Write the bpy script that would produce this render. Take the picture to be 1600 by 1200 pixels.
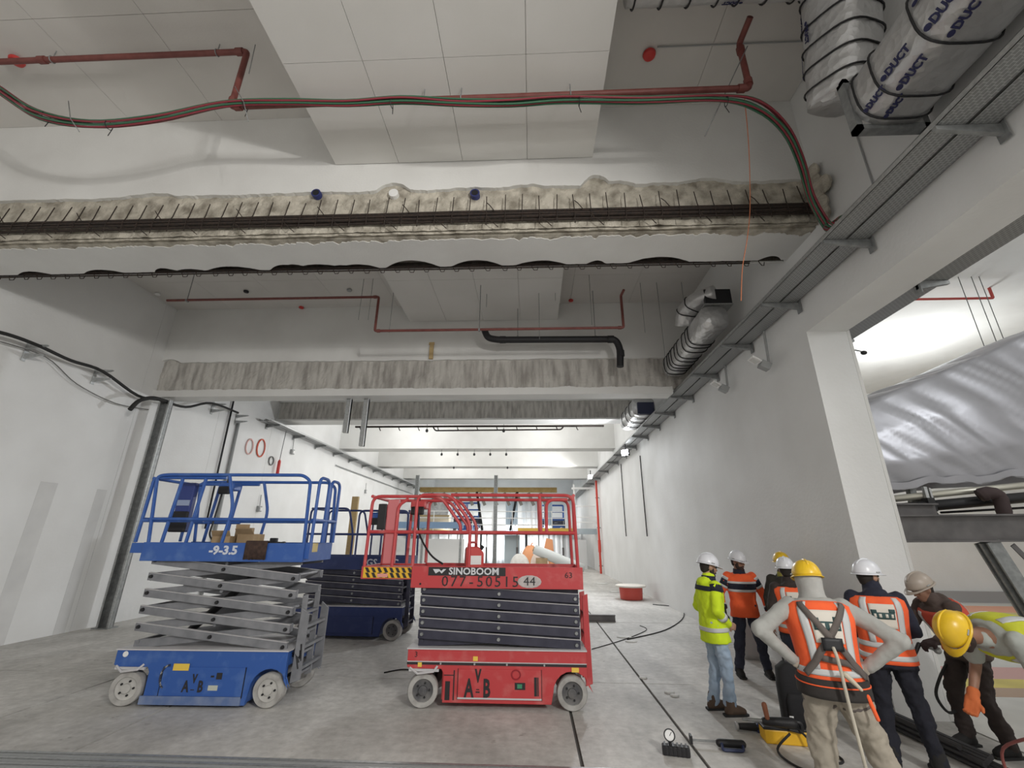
import bpy, bmesh, math, random
from mathutils import Vector, Matrix, noise
random.seed(7)
V = Vector
PI = math.pi
scene = bpy.context.scene
col = scene.collection
for _o in list(bpy.data.objects):
    bpy.data.objects.remove(_o)

# ------------------------------------------------------------------ camera
FPX, PITCH, YAW, ROLL, CAMH = 690.0, math.radians(19.2), math.radians(2.6), math.radians(0.4), 2.0
CAM = V((0, 0, CAMH))
_F = V((-math.sin(YAW) * math.cos(PITCH), math.cos(YAW) * math.cos(PITCH), math.sin(PITCH)))
_R0 = V((math.cos(YAW), math.sin(YAW), 0))
_U0 = _R0.cross(_F)
_R = _R0 * math.cos(ROLL) + _U0 * math.sin(ROLL)
_U = _U0 * math.cos(ROLL) - _R0 * math.sin(ROLL)
cam_data = bpy.data.cameras.new('camera')
cam_data.sensor_width = 36.0
cam_data.lens = FPX / 1600 * 36
cam_data.clip_start = 0.05
cam_data.clip_end = 200
cam = bpy.data.objects.new('camera', cam_data)
col.objects.link(cam)
cam.matrix_world = Matrix(((_R.x, _U.x, -_F.x, CAM.x), (_R.y, _U.y, -_F.y, CAM.y), (_R.z, _U.z, -_F.z, CAM.z), (0, 0, 0, 1)))
scene.camera = cam

def at(u, v, x=None, y=None, z=None):
    """where the sight line of pixel (u, v) meets the plane x=, y= or z="""
    d = _F + _R * ((u - 800) / FPX) - _U * ((v - 600) / FPX)
    if x is not None: t = (x - CAM.x) / d.x
    elif y is not None: t = (y - CAM.y) / d.y
    else: t = (z - CAM.z) / d.z
    return CAM + d * t

# ------------------------------------------------------------------ world, lights, exposure
world = bpy.data.worlds.new('world'); scene.world = world
world.use_nodes = True
bg = world.node_tree.nodes['Background']
bg.inputs[0].default_value = (1.0, 0.97, 0.92, 1)
bg.inputs[1].default_value = 0.66
vs = scene.view_settings
vs.view_transform = 'Standard'; vs.look = 'None'; vs.gamma = 1.0; vs.use_curve_mapping = False
vs.exposure = 0.06

def lamp(name, kind, loc, energy, color=(1, 1, 1), size=0.3, aim=None, spot=None, size_y=None):
    l = bpy.data.lights.new(name, kind); l.energy = energy; l.color = color
    if kind == 'AREA':
        l.size = size
        if size_y: l.shape = 'RECTANGLE'; l.size_y = size_y
    elif kind in ('POINT', 'SPOT'):
        l.shadow_soft_size = size
    if kind == 'SPOT':
        l.spot_size = math.radians(spot or 120); l.spot_blend = 0.6
    o = bpy.data.objects.new(name, l); col.objects.link(o); o.location = loc
    if aim is not None:
        o.rotation_euler = (V(aim) - V(loc)).to_track_quat('-Z', 'Y').to_euler()
    return o

LAMPS = dict(
    behind=((4.0, -3.6, 5.35), 1350),      # flood lamp on the tray behind the camera
    side=((4.0, -2.4, 5.35), 1700),       # unseen second lamp, added to brighten the floor
    near=(tuple(at(975, 707, y=17.5)), 1250),       # flood lamp by the tray, seen in the photograph
    far=(tuple(at(921, 745, y=28.0)), 650),
)
lamp('flood_lamp_light', 'SPOT', LAMPS['behind'][0], LAMPS['behind'][1], (1, .97, .92), .12, (-4.5, 6, 5.6), 150)
lamp('flood_lamp_light', 'SPOT', LAMPS['side'][0], LAMPS['side'][1], (1, .98, .95), .5, (-4.5, 6, 0), 110)
lamp('flood_lamp_light', 'SPOT', LAMPS['near'][0], LAMPS['near'][1], (.93, .96, 1), .15, (-5, 14, 1.5), 165)
lamp('flood_lamp_light', 'SPOT', LAMPS['far'][0], LAMPS['far'][1], (1, .99, .95), .15, (-5, 28, 1.5), 165)
# unseen lights added to brighten the far hall and the neighbouring hall
for _x, _y in ((-6, 20), (0.5, 20), (-6, 25.8), (0.5, 25.8), (-6, 32), (0.5, 32)):
    lamp('hall_fill_light', 'POINT', (_x, _y, 7.0), 190, (1, .99, .97), .5)
lamp('hall_fill_light', 'AREA', (-3, 42.5, 6.0), 800, (1, .99, .97), 9, (-3, 41.5, 0), size_y=2)
lamp('hall_fill_light', 'AREA', (-3, 38, 2.2), 420, (1, .99, .97), 9, (-3, 41, 0), size_y=2)
lamp('side_hall_fill', 'POINT', (11, 12.5, 6.0), 360, (.96, .99, 1), .6)
lamp('side_hall_fill', 'POINT', (9.5, 3, 6.0), 230, (.96, .99, 1), .6)

# ------------------------------------------------------------------ materials
MATS = {}
def _nt(name):
    m = bpy.data.materials.new(name); m.use_nodes = True
    nt = m.node_tree
    return m, nt, nt.nodes['Principled BSDF']

def mat(name, c, rough=.6, metal=0., c2=None, scale=6., detail=4., lo=.35, hi=.7, bump=0., bscale=60., stretch=None, spec=None, trans=0., alpha=None, pos=False, emit=None):
    if name in MATS: return MATS[name]
    m, nt, p = _nt(name)
    p.inputs['Base Color'].default_value = (*c, 1)
    p.inputs['Roughness'].default_value = rough
    p.inputs['Metallic'].default_value = metal
    if spec is not None: p.inputs['Specular IOR Level'].default_value = spec
    if trans: p.inputs['Transmission Weight'].default_value = trans
    if alpha is not None: p.inputs['Alpha'].default_value = alpha
    if emit:
        p.inputs['Emission Color'].default_value = (*emit[0], 1); p.inputs['Emission Strength'].default_value = emit[1]
    if c2 is not None or bump:
        if pos:
            g = nt.nodes.new('ShaderNodeNewGeometry'); vec = g.outputs['Position']
        else:
            g = nt.nodes.new('ShaderNodeTexCoord'); vec = g.outputs['Object']
        if stretch:
            mp = nt.nodes.new('ShaderNodeMapping'); mp.inputs['Scale'].default_value = stretch
            nt.links.new(vec, mp.inputs[0]); vec = mp.outputs[0]
        if c2 is not None:
            n = nt.nodes.new('ShaderNodeTexNoise'); n.inputs['Scale'].default_value = scale; n.inputs['Detail'].default_value = detail
            nt.links.new(vec, n.inputs['Vector'])
            r = nt.nodes.new('ShaderNodeValToRGB')
            r.color_ramp.elements[0].position = lo; r.color_ramp.elements[1].position = hi
            r.color_ramp.elements[0].color = (*c, 1); r.color_ramp.elements[1].color = (*c2, 1)
            nt.links.new(n.outputs[0], r.inputs[0]); nt.links.new(r.outputs[0], p.inputs['Base Color'])
        if bump:
            n2 = nt.nodes.new('ShaderNodeTexNoise'); n2.inputs['Scale'].default_value = bscale; n2.inputs['Detail'].default_value = 3
            nt.links.new(vec, n2.inputs['Vector'])
            b = nt.nodes.new('ShaderNodeBump'); b.inputs['Strength'].default_value = bump; b.inputs['Distance'].default_value = .02
            nt.links.new(n2.outputs[0], b.inputs['Height']); nt.links.new(b.outputs[0], p.inputs['Normal'])
    MATS[name] = m
    return m

WHITE = mat('white_paint', (.74, .74, .72), .75, c2=(.66, .655, .635), scale=.9, detail=6, bump=.12, bscale=30, pos=True)
WALLW = mat('white_wall', (.78, .785, .78), .7, c2=(.70, .70, .69), scale=.7, detail=7, bump=.15, bscale=18, pos=True)
CEILM = mat('ceiling_board', (.66, .64, .61), .8, c2=(.60, .58, .55), scale=.8, detail=6, bump=.08, bscale=40, pos=True)
DROPM = mat('drop_board', (.70, .69, .665), .8, c2=(.65, .64, .61), scale=.8, detail=6, bump=.06, bscale=40, pos=True)
JOINT = mat('joint_dark', (.10, .095, .09), .9)
CONC2 = mat('scored_grey_concrete', (.33, .31, .285), .95, c2=(.58, .56, .52), scale=2.6, detail=9, lo=.32, hi=.6, bump=.6, bscale=40, pos=True, stretch=(3.2, 1, .55))
CONC = mat('chiselled_concrete', (.25, .225, .18), .95, c2=(.56, .52, .44), scale=5, detail=12, lo=.32, hi=.62, bump=.7, bscale=45, pos=True)
CONCD = mat('shaded_broken_concrete', (.07, .06, .05), .95, c2=(.13, .115, .095), scale=9, bump=.8, bscale=40, pos=True)  # broken concrete, with the shade of the beam pocket put into its colour
REBAR = mat('rusty_rebar', (.018, .014, .012), .85, c2=(.045, .028, .02), scale=30, bump=.3, bscale=120)
GALV = mat('galvanised_steel', (.42, .43, .43), .45, .75, c2=(.55, .56, .56), scale=25, detail=5)
GALVD = mat('dull_steel', (.25, .26, .26), .55, .6, c2=(.36, .37, .37), scale=12)
BLACK = mat('black_plastic', (.012, .012, .014), .55)
RUBBER = mat('black_rubber', (.02, .02, .02), .8)
GREYP = mat('grey_plastic', (.33, .34, .34), .55)
WHITEP = mat('white_plastic', (.80, .80, .79), .4)
PIPER = mat('red_pipe_paint', (.15, .04, .033), .55, c2=(.2, .06, .05), scale=8)
REDC = mat('red_cable', (.23, .025, .04), .55)
GREENC = mat('green_cable', (.035, .13, .07), .5)
GREYC = mat('grey_cable', (.16, .16, .155), .6)
ORANGEC = mat('orange_wire', (.65, .22, .10), .6)
REDPL = mat('red_plastic', (.55, .04, .035), .4)
WOOD = mat('raw_timber', (.45, .32, .15), .8, c2=(.56, .42, .22), scale=5, stretch=(1, 12, 12))
CARD = mat('cardboard', (.36, .25, .14), .85, c2=(.44, .32, .19), scale=5)
YELLOW = mat('yellow_plastic', (.75, .43, .02), .45)

def floor_material():
    m, nt, p = _nt('dusty_concrete_floor'); N = nt.nodes; L = nt.links
    g = N.new('ShaderNodeNewGeometry')
    def nz(scale, det, stretch=None, rough=.6):
        n = N.new('ShaderNodeTexNoise'); n.inputs['Scale'].default_value = scale; n.inputs['Detail'].default_value = det
        n.inputs['Roughness'].default_value = rough
        if stretch:
            mp = N.new('ShaderNodeMapping'); mp.inputs['Scale'].default_value = stretch; mp.inputs['Rotation'].default_value = (0, 0, .35)
            L.new(g.outputs['Position'], mp.inputs[0]); L.new(mp.outputs[0], n.inputs['Vector'])
        else: L.new(g.outputs['Position'], n.inputs['Vector'])
        return n.outputs[0]
    def ramp(src, lo, hi, a, b):
        r = N.new('ShaderNodeValToRGB'); r.color_ramp.elements[0].position = lo; r.color_ramp.elements[1].position = hi
        r.color_ramp.elements[0].color = (*a, 1); r.color_ramp.elements[1].color = (*b, 1); L.new(src, r.inputs[0]); return r.outputs[0]
    def mix(f, a, b, mode='MIX'):
        x = N.new('ShaderNodeMix'); x.data_type = 'RGBA'; x.blend_type = mode
        if isinstance(f, float): x.inputs[0].default_value = f
        else: L.new(f, x.inputs[0])
        L.new(a, x.inputs[6]); L.new(b, x.inputs[7]); return x.outputs[2]
    base = ramp(nz(.55, 9), .3, .72, (.47, .455, .43), (.76, .745, .715))
    fine = ramp(nz(9, 6), .3, .75, (.66, .65, .64), (1.1, 1.1, 1.09))
    c = mix(.75, base, fine, 'MULTIPLY')
    streak = ramp(nz(1.0, 5, (1.6, .5, 1)), .42, .62, (.62, .62, .62), (1.0, 1.0, 1.0))
    c = mix(.4, c, streak, 'MULTIPLY')
    spots = ramp(nz(5.5, 3), .66, .74, (1, 1, 1), (.55, .52, .50))
    c = mix(.7, c, spots, 'MULTIPLY')
    L.new(c, p.inputs['Base Color'])
    p.inputs['Roughness'].default_value = .62
    b = N.new('ShaderNodeBump'); b.inputs['Strength'].default_value = .25; b.inputs['Distance'].default_value = .01
    L.new(nz(28, 5), b.inputs['Height']); L.new(b.outputs[0], p.inputs['Normal'])
    return m
FLOORM = floor_material()
SIDEFL = mat('pale_side_floor', (.66, .65, .62), .5, c2=(.58, .57, .54), scale=2, pos=True)

def foil_material(name='foil_wrap', base=(.66, .66, .66), rough=.36, bscale=11, bump=.4):
    m, nt, p = _nt(name); N = nt.nodes; L = nt.links
    p.inputs['Metallic'].default_value = .5; p.inputs['Roughness'].default_value = rough
    t = N.new('ShaderNodeTexCoord')
    v = N.new('ShaderNodeTexVoronoi'); v.inputs['Scale'].default_value = bscale; v.feature = 'F1'
    n = N.new('ShaderNodeTexNoise'); n.inputs['Scale'].default_value = bscale * .6; n.inputs['Detail'].default_value = 5
    L.new(t.outputs['Object'], v.inputs['Vector']); L.new(t.outputs['Object'], n.inputs['Vector'])
    a = N.new('ShaderNodeMath'); a.operation = 'ADD'; L.new(v.outputs[0], a.inputs[0]); L.new(n.outputs[0], a.inputs[1])
    b = N.new('ShaderNodeBump'); b.inputs['Strength'].default_value = bump; b.inputs['Distance'].default_value = .03
    L.new(a.outputs[0], b.inputs['Height']); L.new(b.outputs[0], p.inputs['Normal'])
    r = N.new('ShaderNodeValToRGB'); r.color_ramp.elements[0].color = (*[x * .75 for x in base], 1); r.color_ramp.elements[1].color = (*base, 1)
    L.new(n.outputs[0], r.inputs[0]); L.new(r.outputs[0], p.inputs['Base Color'])
    return m
FOIL = foil_material()

def perforated_material():
    m, nt, p = _nt('perforated_tray'); N = nt.nodes; L = nt.links
    t = N.new('ShaderNodeTexCoord')
    br = N.new('ShaderNodeTexBrick'); br.inputs['Scale'].default_value = 9; br.inputs['Mortar Size'].default_value = .032
    br.inputs['Color1'].default_value = (.05, .05, .05, 1); br.inputs['Color2'].default_value = (.07, .07, .07, 1)
    br.inputs['Mortar'].default_value = (.44, .45, .45, 1); br.inputs['Brick Width'].default_value = .5; br.inputs['Row Height'].default_value = .32
    mp = N.new('ShaderNodeMapping'); mp.inputs['Rotation'].default_value = (0, 0, PI / 2)
    L.new(t.outputs['Object'], mp.inputs[0]); L.new(mp.outputs[0], br.inputs['Vector'])
    mx = N.new('ShaderNodeMix'); mx.data_type = 'RGBA'; mx.inputs[0].default_value = .55
    L.new(br.outputs['Color'], mx.inputs[6]); mx.inputs[7].default_value = (.44, .45, .45, 1)
    L.new(mx.outputs[2], p.inputs['Base Color']); p.inputs['Metallic'].default_value = .6; p.inputs['Roughness'].default_value = .5
    return m
PERF = perforated_material()

# ------------------------------------------------------------------ mesh helpers
Z = V((0, 0, 1))
class MB:
    def __init__(s): s.v = []; s.f = []
    def add(s, vs, fs):
        k = len(s.v); s.v += [tuple(x) for x in vs]; s.f += [tuple(i + k for i in f) for f in fs]; return s
    def bx(s, x0, x1, y0, y1, z0, z1, M=None):
        c = [V((x, y, z)) for x in (x0, x1) for y in (y0, y1) for z in (z0, z1)]
        if M: c = [M @ q for q in c]
        return s.add(c, [(0, 1, 3, 2), (4, 6, 7, 5), (0, 4, 5, 1), (2, 3, 7, 6), (0, 2, 6, 4), (1, 5, 7, 3)])
    def bar(s, p0, p1, w, h, up=Z):
        p0, p1 = V(p0), V(p1); d = (p1 - p0); L = d.length; d.normalize()
        if abs(d.dot(up)) > .98: up = V((0, 1, 0))
        r = d.cross(V(up)).normalized(); u = r.cross(d)
        M = Matrix(((d.x, r.x, u.x, p0.x), (d.y, r.y, u.y, p0.y), (d.z, r.z, u.z, p0.z), (0, 0, 0, 1)))
        return s.bx(0, L, -w / 2, w / 2, -h / 2, h / 2, M)
    def tube(s, pts, r, n=8, cap=True):
        pts = [V(p) for p in pts]; m = len(pts)
        rs = r if isinstance(r, (list, tuple)) else [r] * m
        ref = None; vs = []
        for i, p in enumerate(pts):
            d = (pts[min(i + 1, m - 1)] - pts[max(i - 1, 0)]).normalized()
            if ref is None:
                ref = d.orthogonal().normalized()
            else:
                ref = (ref - d * ref.dot(d))
                ref = ref.normalized() if ref.length > 1e-6 else d.orthogonal().normalized()
            b = d.cross(ref)
            for k in range(n):
                a = 2 * PI * k / n
                vs.append(p + (ref * math.cos(a) + b * math.sin(a)) * rs[i])
        fs = []
        for i in range(m - 1):
            for k in range(n):
                k2 = (k + 1) % n
                fs.append((i * n + k, i * n + k2, (i + 1) * n + k2, (i + 1) * n + k))
        if cap:
            fs.append(tuple(range(n - 1, -1, -1))); fs.append(tuple((m - 1) * n + k for k in range(n)))
        return s.add(vs, fs)
    def cap(s, p0, p1, r0, r1, n=10):
        """tapered capsule"""
        p0, p1 = V(p0), V(p1); d = (p1 - p0)
        if d.length < 1e-5: d = V((0, 0, 1e-4))
        d.normalize(); pts = []; rs = []
        for a in (80, 55, 28): pts.append(p0 - d * r0 * math.sin(math.radians(a))); rs.append(r0 * math.cos(math.radians(a)))
        pts += [p0, p1]; rs += [r0, r1]
        for a in (28, 55, 80): pts.append(p1 + d * r1 * math.sin(math.radians(a))); rs.append(r1 * math.cos(math.radians(a)))
        return s.tube(pts, rs, n)
    def cyl(s, p0, p1, r0, r1=None, n=16):
        return s.tube([p0, p1], [r0, r1 if r1 is not None else r0], n)
    def ell(s, c, r, M=None, nu=14, nv=9):
        c = V(c); rr = r if isinstance(r, (list, tuple)) else (r, r, r)
        vs = []; fs = []
        for j in range(1, nv):
            t = PI * j / nv
            for i in range(nu):
                a = 2 * PI * i / nu
                q = V((rr[0] * math.sin(t) * math.cos(a), rr[1] * math.sin(t) * math.sin(a), rr[2] * math.cos(t)))
                vs.append(c + (M @ q if M else q))
        for q in (V((0, 0, rr[2])), V((0, 0, -rr[2]))): vs.append(c + (M @ q if M else q))
        a, b = len(vs) - 2, len(vs) - 1
        for j in range(nv - 2):
            for i in range(nu):
                i2 = (i + 1) % nu
                fs.append((j * nu + i, (j + 1) * nu + i, (j + 1) * nu + i2, j * nu + i2))
        for i in range(nu):
            i2 = (i + 1) % nu
            fs.append((a, i, i2)); fs.append((b, (nv - 2) * nu + i2, (nv - 2) * nu + i))
        return s.add(vs, fs)
    def lathe(s, prof, M=None, n=20, cap=True):
        """prof: (r, z) pairs about local z"""
        vs = []; fs = []; m = len(prof)
        for r, z in prof:
            for k in range(n):
                a = 2 * PI * k / n; q = V((r * math.cos(a), r * math.sin(a), z))
                vs.append(M @ q if M else q)
        for i in range(m - 1):
            for k in range(n):
                k2 = (k + 1) % n
                fs.append((i * n + k, i * n + k2, (i + 1) * n + k2, (i + 1) * n + k))
        if cap: fs.append(tuple(range(n - 1, -1, -1))); fs.append(tuple((m - 1) * n + k for k in range(n)))
        return s.add(vs, fs)
    def prism(s, poly, a, b, plane='xz', M=None):
        """poly in the given plane, extruded a..b along the third axis"""
        def P(p, d):
            q = {'xz': (p[0], d, p[1]), 'xy': (p[0], p[1], d), 'yz': (d, p[0], p[1])}[plane]
            return M @ V(q) if M else V(q)
        n = len(poly); vs = [P(p, a) for p in poly] + [P(p, b) for p in poly]
        fs = [tuple(range(n)), tuple(range(2 * n - 1, n - 1, -1))] + [(i, i + n, (i + 1) % n + n, (i + 1) % n) for i in range(n)]
        return s.add(vs, fs)
    def loft(s, rings, closed=True):
        n = len(rings[0]); vs = [p for r in rings for p in r]; fs = []
        for i in range(len(rings) - 1):
            for k in range(n):
                k2 = (k + 1) % n
                fs.append((i * n + k, i * n + k2, (i + 1) * n + k2, (i + 1) * n + k))
        if closed:
            fs.append(tuple(range(n - 1, -1, -1))); fs.append(tuple((len(rings) - 1) * n + k for k in range(n)))
        return s.add(vs, fs)
    def mesh(s, name, m, smooth=None):
        me = bpy.data.meshes.new(name); me.from_pydata(s.v, [], s.f); me.update()
        bm = bmesh.new(); bm.from_mesh(me); bmesh.ops.recalc_face_normals(bm, faces=bm.faces); bm.to_mesh(me); bm.free()
        if m: me.materials.append(m)
        if smooth:
            me.polygons.foreach_set('use_smooth', [True] * len(me.polygons))
            if smooth is not True: me.set_sharp_from_angle(angle=math.radians(smooth))
        return me
    def build(s, name, m, parent=None, smooth=None, bevel=0):
        o = bpy.data.objects.new(name, s.mesh(name, m, smooth)); col.objects.link(o)
        if parent: o.parent = parent
        if bevel:
            b = o.modifiers.new('bevel', 'BEVEL'); b.width = bevel; b.segments = 2; b.limit_method = 'ANGLE'
        return o

def tag(o, label, cat, group=None):
    o['label'] = label; o['category'] = cat
    if group: o['group'] = group
    return o
def thing(name, label, cat, loc=(0, 0, 0), rz=0, group=None):
    o = bpy.data.objects.new(name, None); col.objects.link(o); o.empty_display_size = .1
    o.location = loc; o.rotation_euler = (0, 0, rz)
    return tag(o, label, cat, group)
def struct(o, label=None):
    o['kind'] = 'structure'
    if label: o['label'] = label
    return o
def copy_of(o, parent=None, loc=None, rot=None, name=None):
    c = o.copy(); col.objects.link(c); c.parent = parent
    if loc is not None: c.location = loc
    if rot is not None: c.rotation_euler = rot
    return c
def copy_tree(o, parent=None):
    c = o.copy(); col.objects.link(c); c.parent = parent
    for ch in list(o.children): copy_tree(ch, c)
    return c
def fillet(pts, r, n=5):
    pts = [V(p) for p in pts]; out = [pts[0]]
    for i in range(1, len(pts) - 1):
        a, b, c = pts[i - 1], pts[i], pts[i + 1]
        ra = min(r, (a - b).length * .45, (c - b).length * .45)
        p = b + (a - b).normalized() * ra; q = b + (c - b).normalized() * ra
        for k in range(n + 1):
            t = k / n; out.append(p * (1 - t) ** 2 + b * 2 * t * (1 - t) + q * t * t)
    out.append(pts[-1]); return out
def spline(pts, n=6):
    pts = [V(p) for p in pts]; out = []
    for i in range(len(pts) - 1):
        p0 = pts[max(i - 1, 0)]; p1 = pts[i]; p2 = pts[i + 1]; p3 = pts[min(i + 2, len(pts) - 1)]
        for k in range(n):
            t = k / n
            out.append(.5 * ((2 * p1) + (p2 - p0) * t + (2 * p0 - 5 * p1 + 4 * p2 - p3) * t * t + (3 * p1 - p0 - 3 * p2 + p3) * t ** 3))
    out.append(pts[-1]); return out
def rings_z(n, rx, ry, z, cx=0, cy=0, k=1.0):
    out = []
    for i in range(n):
        a = 2 * PI * i / n; c, s_ = math.cos(a), math.sin(a)
        out.append(V((cx + rx * math.copysign(abs(c) ** k, c), cy + ry * math.copysign(abs(s_) ** k, s_), z)))
    return out
def text(name, body, size, parent, M, m, extrude=.002, sx=1.0, align='CENTER', bold=.0):
    cu = bpy.data.curves.new(name, 'FONT'); cu.body = body; cu.size = size; cu.extrude = extrude; cu.align_x = align; cu.align_y = 'CENTER'
    cu.offset = bold; cu.resolution_u = 2
    t = bpy.data.objects.new(name, cu); col.objects.link(t)
    bpy.context.view_layer.update()
    me = bpy.data.meshes.new_from_object(t.evaluated_get(bpy.context.evaluated_depsgraph_get()))
    bpy.data.objects.remove(t); bpy.data.curves.remove(cu)
    for q in me.vertices: q.co.x *= sx
    me.materials.clear(); me.materials.append(m)
    o = bpy.data.objects.new(name, me); col.objects.link(o); o.parent = parent; o.matrix_local = M
    return o
def frame(origin, xdir, ydir):
    x = V(xdir).normalized(); y = V(ydir); y = (y - x * y.dot(x)).normalized(); z = x.cross(y); o = V(origin)
    return Matrix(((x.x, y.x, z.x, o.x), (x.y, y.y, z.y, o.y), (x.z, y.z, z.z, o.z), (0, 0, 0, 1)))
ORD = 'first second third fourth fifth sixth seventh eighth ninth tenth eleventh twelfth thirteenth'.split()
def nz(x, y=0, z=0): return noise.noise(V((x, y, z)))
# ================================================================== THE SETTING
XL, XR, XR2 = -10.1, 4.28, 4.88
YE = 6.4            # near end of the right-hand wall
SOF = 5.05          # underside of the lintel beam
ZC = 8.8
# floor: dark bed with slabs, joints left open
floor = struct(MB().bx(-10.5, 20, -6, 47, -.3, -.02).build('floor', JOINT), 'dusty concrete floor of slabs')
xs = [-10.3, -6.15, -4.5, .45, 1.62, 4.9, 20]; ys = [-6, 4.72, 5.06, 7.6, 12.6, 18, 24, 30, 47]
for i in range(len(xs) - 1):
    for j in range(len(ys) - 1):
        if j == 1 and 0 < i < 4: continue
        g = .018
        (MB() if True else None).bx(xs[i] + g, xs[i + 1] - g, ys[j] + (g if j > 2 else 0), ys[j + 1] - (g if j > 2 else 0) * .5, -.02, 0).build('floor_slab', FLOORM if i < 5 else SIDEFL, floor)
# ribbed metal joint cover across the floor at the very front
trim = struct(MB().bx(-6.15, 1.62, 4.72, 5.06, -.02, -.008).build('trim_1', GALVD), 'ribbed metal joint cover in the floor')
for k, y in enumerate((4.745, 4.80, 4.855, 4.91, 4.965, 5.02)):
    MB().bx(-6.15, 1.62, y - .018, y + .018, -.008, .006).build('rib', GALV if k % 2 else GREYP, trim)

# left wall in tall panels
wl = struct(MB().bx(XL - .4, XL - .02, -6, 47, 0, 9).build('wall_left', JOINT), 'white wall of tall panels on the left')
py = [-6, 4.4, 10.45, 13.4, 16.4, 22.4, 28.4, 34.4, 47]
for a, b in zip(py[:-1], py[1:]):
    MB().bx(XL - .02, XL, a + .004, b - .004, 0, 9).build('wall_panel', WALLW, wl)
for u0, u1, v0, v1 in ((64, 92, 752, 985), (152, 168, 764, 985)):  # two grey vertical strips set just proud of the left wall
    y0, y1 = at(u0, v0, x=XL).y, at(u1, v0, x=XL).y
    MB().bx(XL, XL + .003, y0, y1, 0, at(u0, v0, x=XL).z).build('wall_strip', mat('grey_wall_strip', (.60, .60, .595), .8, c2=(.67, .67, .66), scale=2, pos=True), wl)
# right wall, ending in a square pier, and the lintel beam that carries on above the opening
wr = struct(MB().bx(XR, XR2, YE, 47, 0, SOF).bx(XR, XR2, -6, 47, SOF, 9).build('wall_right', WALLW), 'white wall on the right ending in a pier')
# far wall and side hall
struct(MB().bx(-10.5, 5, 46.6, 47, 0, 9).build('wall_back', WALLW), 'far white wall of the hall')
struct(MB().bx(XR2, 20, 17.6, 18, 0, 8).build('wall_side_hall', WALLW), 'white wall of the neighbouring hall')
struct(MB().bx(19.6, 20, -2, 17.6, 0, 8).build('wall_side_hall_end', WALLW), 'end wall of the neighbouring hall')
struct(MB().bx(XR2, 20, -1, 18, 7.6, 7.9).build('ceiling_side_hall', WHITE), 'white ceiling of the neighbouring hall')
struct(MB().bx(XR2 + .003, XR2 + .05, 6.4, 17.6, 0, 7.6).build('baseboard_side_hall', WHITE), 'white facing on the far side of the pier')

ceil = struct(MB().bx(-10.5, 5, -1.2, 47, ZC + .02, ZC + .3).build('ceiling', JOINT), 'pale grey board ceiling of the hall')
def boards(x0, x1, nx, y0, y1, ny, z0, z1, m, parent, name='ceiling_panel'):
    dx = (x1 - x0) / nx; dy = (y1 - y0) / ny; base = None
    for i in range(nx):
        for j in range(ny):
            if base is None:
                base = MB().bx(.003, dx - .003, .003, dy - .003, z0, z1).build(name, m, parent)
                base.location = (x0, y0, 0)
            else:
                copy_of(base, parent, (x0 + i * dx, y0 + j * dy, 0))
boards(XL, XR, 9, -1.1, 5.5, 4, ZC - .01, ZC + .02, CEILM, ceil)
boards(XL, XR, 4, 11.8, 46.6, 6, ZC - .01, ZC + .02, WHITE, ceil)
low = struct(MB().bx(XL, XR, 6.6, 10.8, 8.12, 8.3).build('ceiling_second_bay', JOINT), 'pale ceiling of the second bay')
boards(XL, XR, 9, 6.6, 10.8, 3, 8.09, 8.12, CEILM, low)
# dropped lighter panels
d1 = struct(MB().bx(-3.13, .99, -1.0, 5.48, 7.75, ZC - .02).build('ceiling_drop', DROPM), 'dropped lighter ceiling panel over the first bay')
boards(-3.15, 1.01, 4, -1.0, 5.49, 4, 7.72, 7.75, DROPM, d1)
d2 = struct(MB().bx(-3.3, .72, 6.7, 10.76, 7.63, 8.1).build('ceiling_drop_second_bay', DROPM), 'dropped lighter ceiling panel over the second bay')
boards(-3.32, .74, 4, 6.7, 10.78, 2, 7.6, 7.63, DROPM, d2)

# ---- beams with hacked-off concrete
def jag(x, seed, amp, f=1.6):
    return amp * (nz(x * f, seed) + .55 * nz(x * f * 4.1, seed + 9) + .35 * nz(x * f * 13, seed + 21))
def skin(name, x0, x1, lo, hi, d0, d1, axis, m, parent, n=420):
    """thin plaster skin lying in plane y (axis 'y': lo/hi are heights) or plane z (axis 'z': lo/hi are y)"""
    vs = []; fs = []
    for i in range(n + 1):
        x = x0 + (x1 - x0) * i / n; a, b = lo(x), hi(x)
        if axis == 'y': vs += [(x, d0, a), (x, d0, b), (x, d1, b), (x, d1, a)]
        else: vs += [(x, a, d0), (x, b, d0), (x, b, d1), (x, a, d1)]
    for i in range(n):
        k = i * 4
        for q in range(4): fs.append((k + q, k + (q + 1) % 4, k + 4 + (q + 1) % 4, k + 4 + q))
    fs += [(0, 1, 2, 3), (n * 4 + 3, n * 4 + 2, n * 4 + 1, n * 4)]
    return MB().add(vs, fs).build(name, m, parent)
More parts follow.
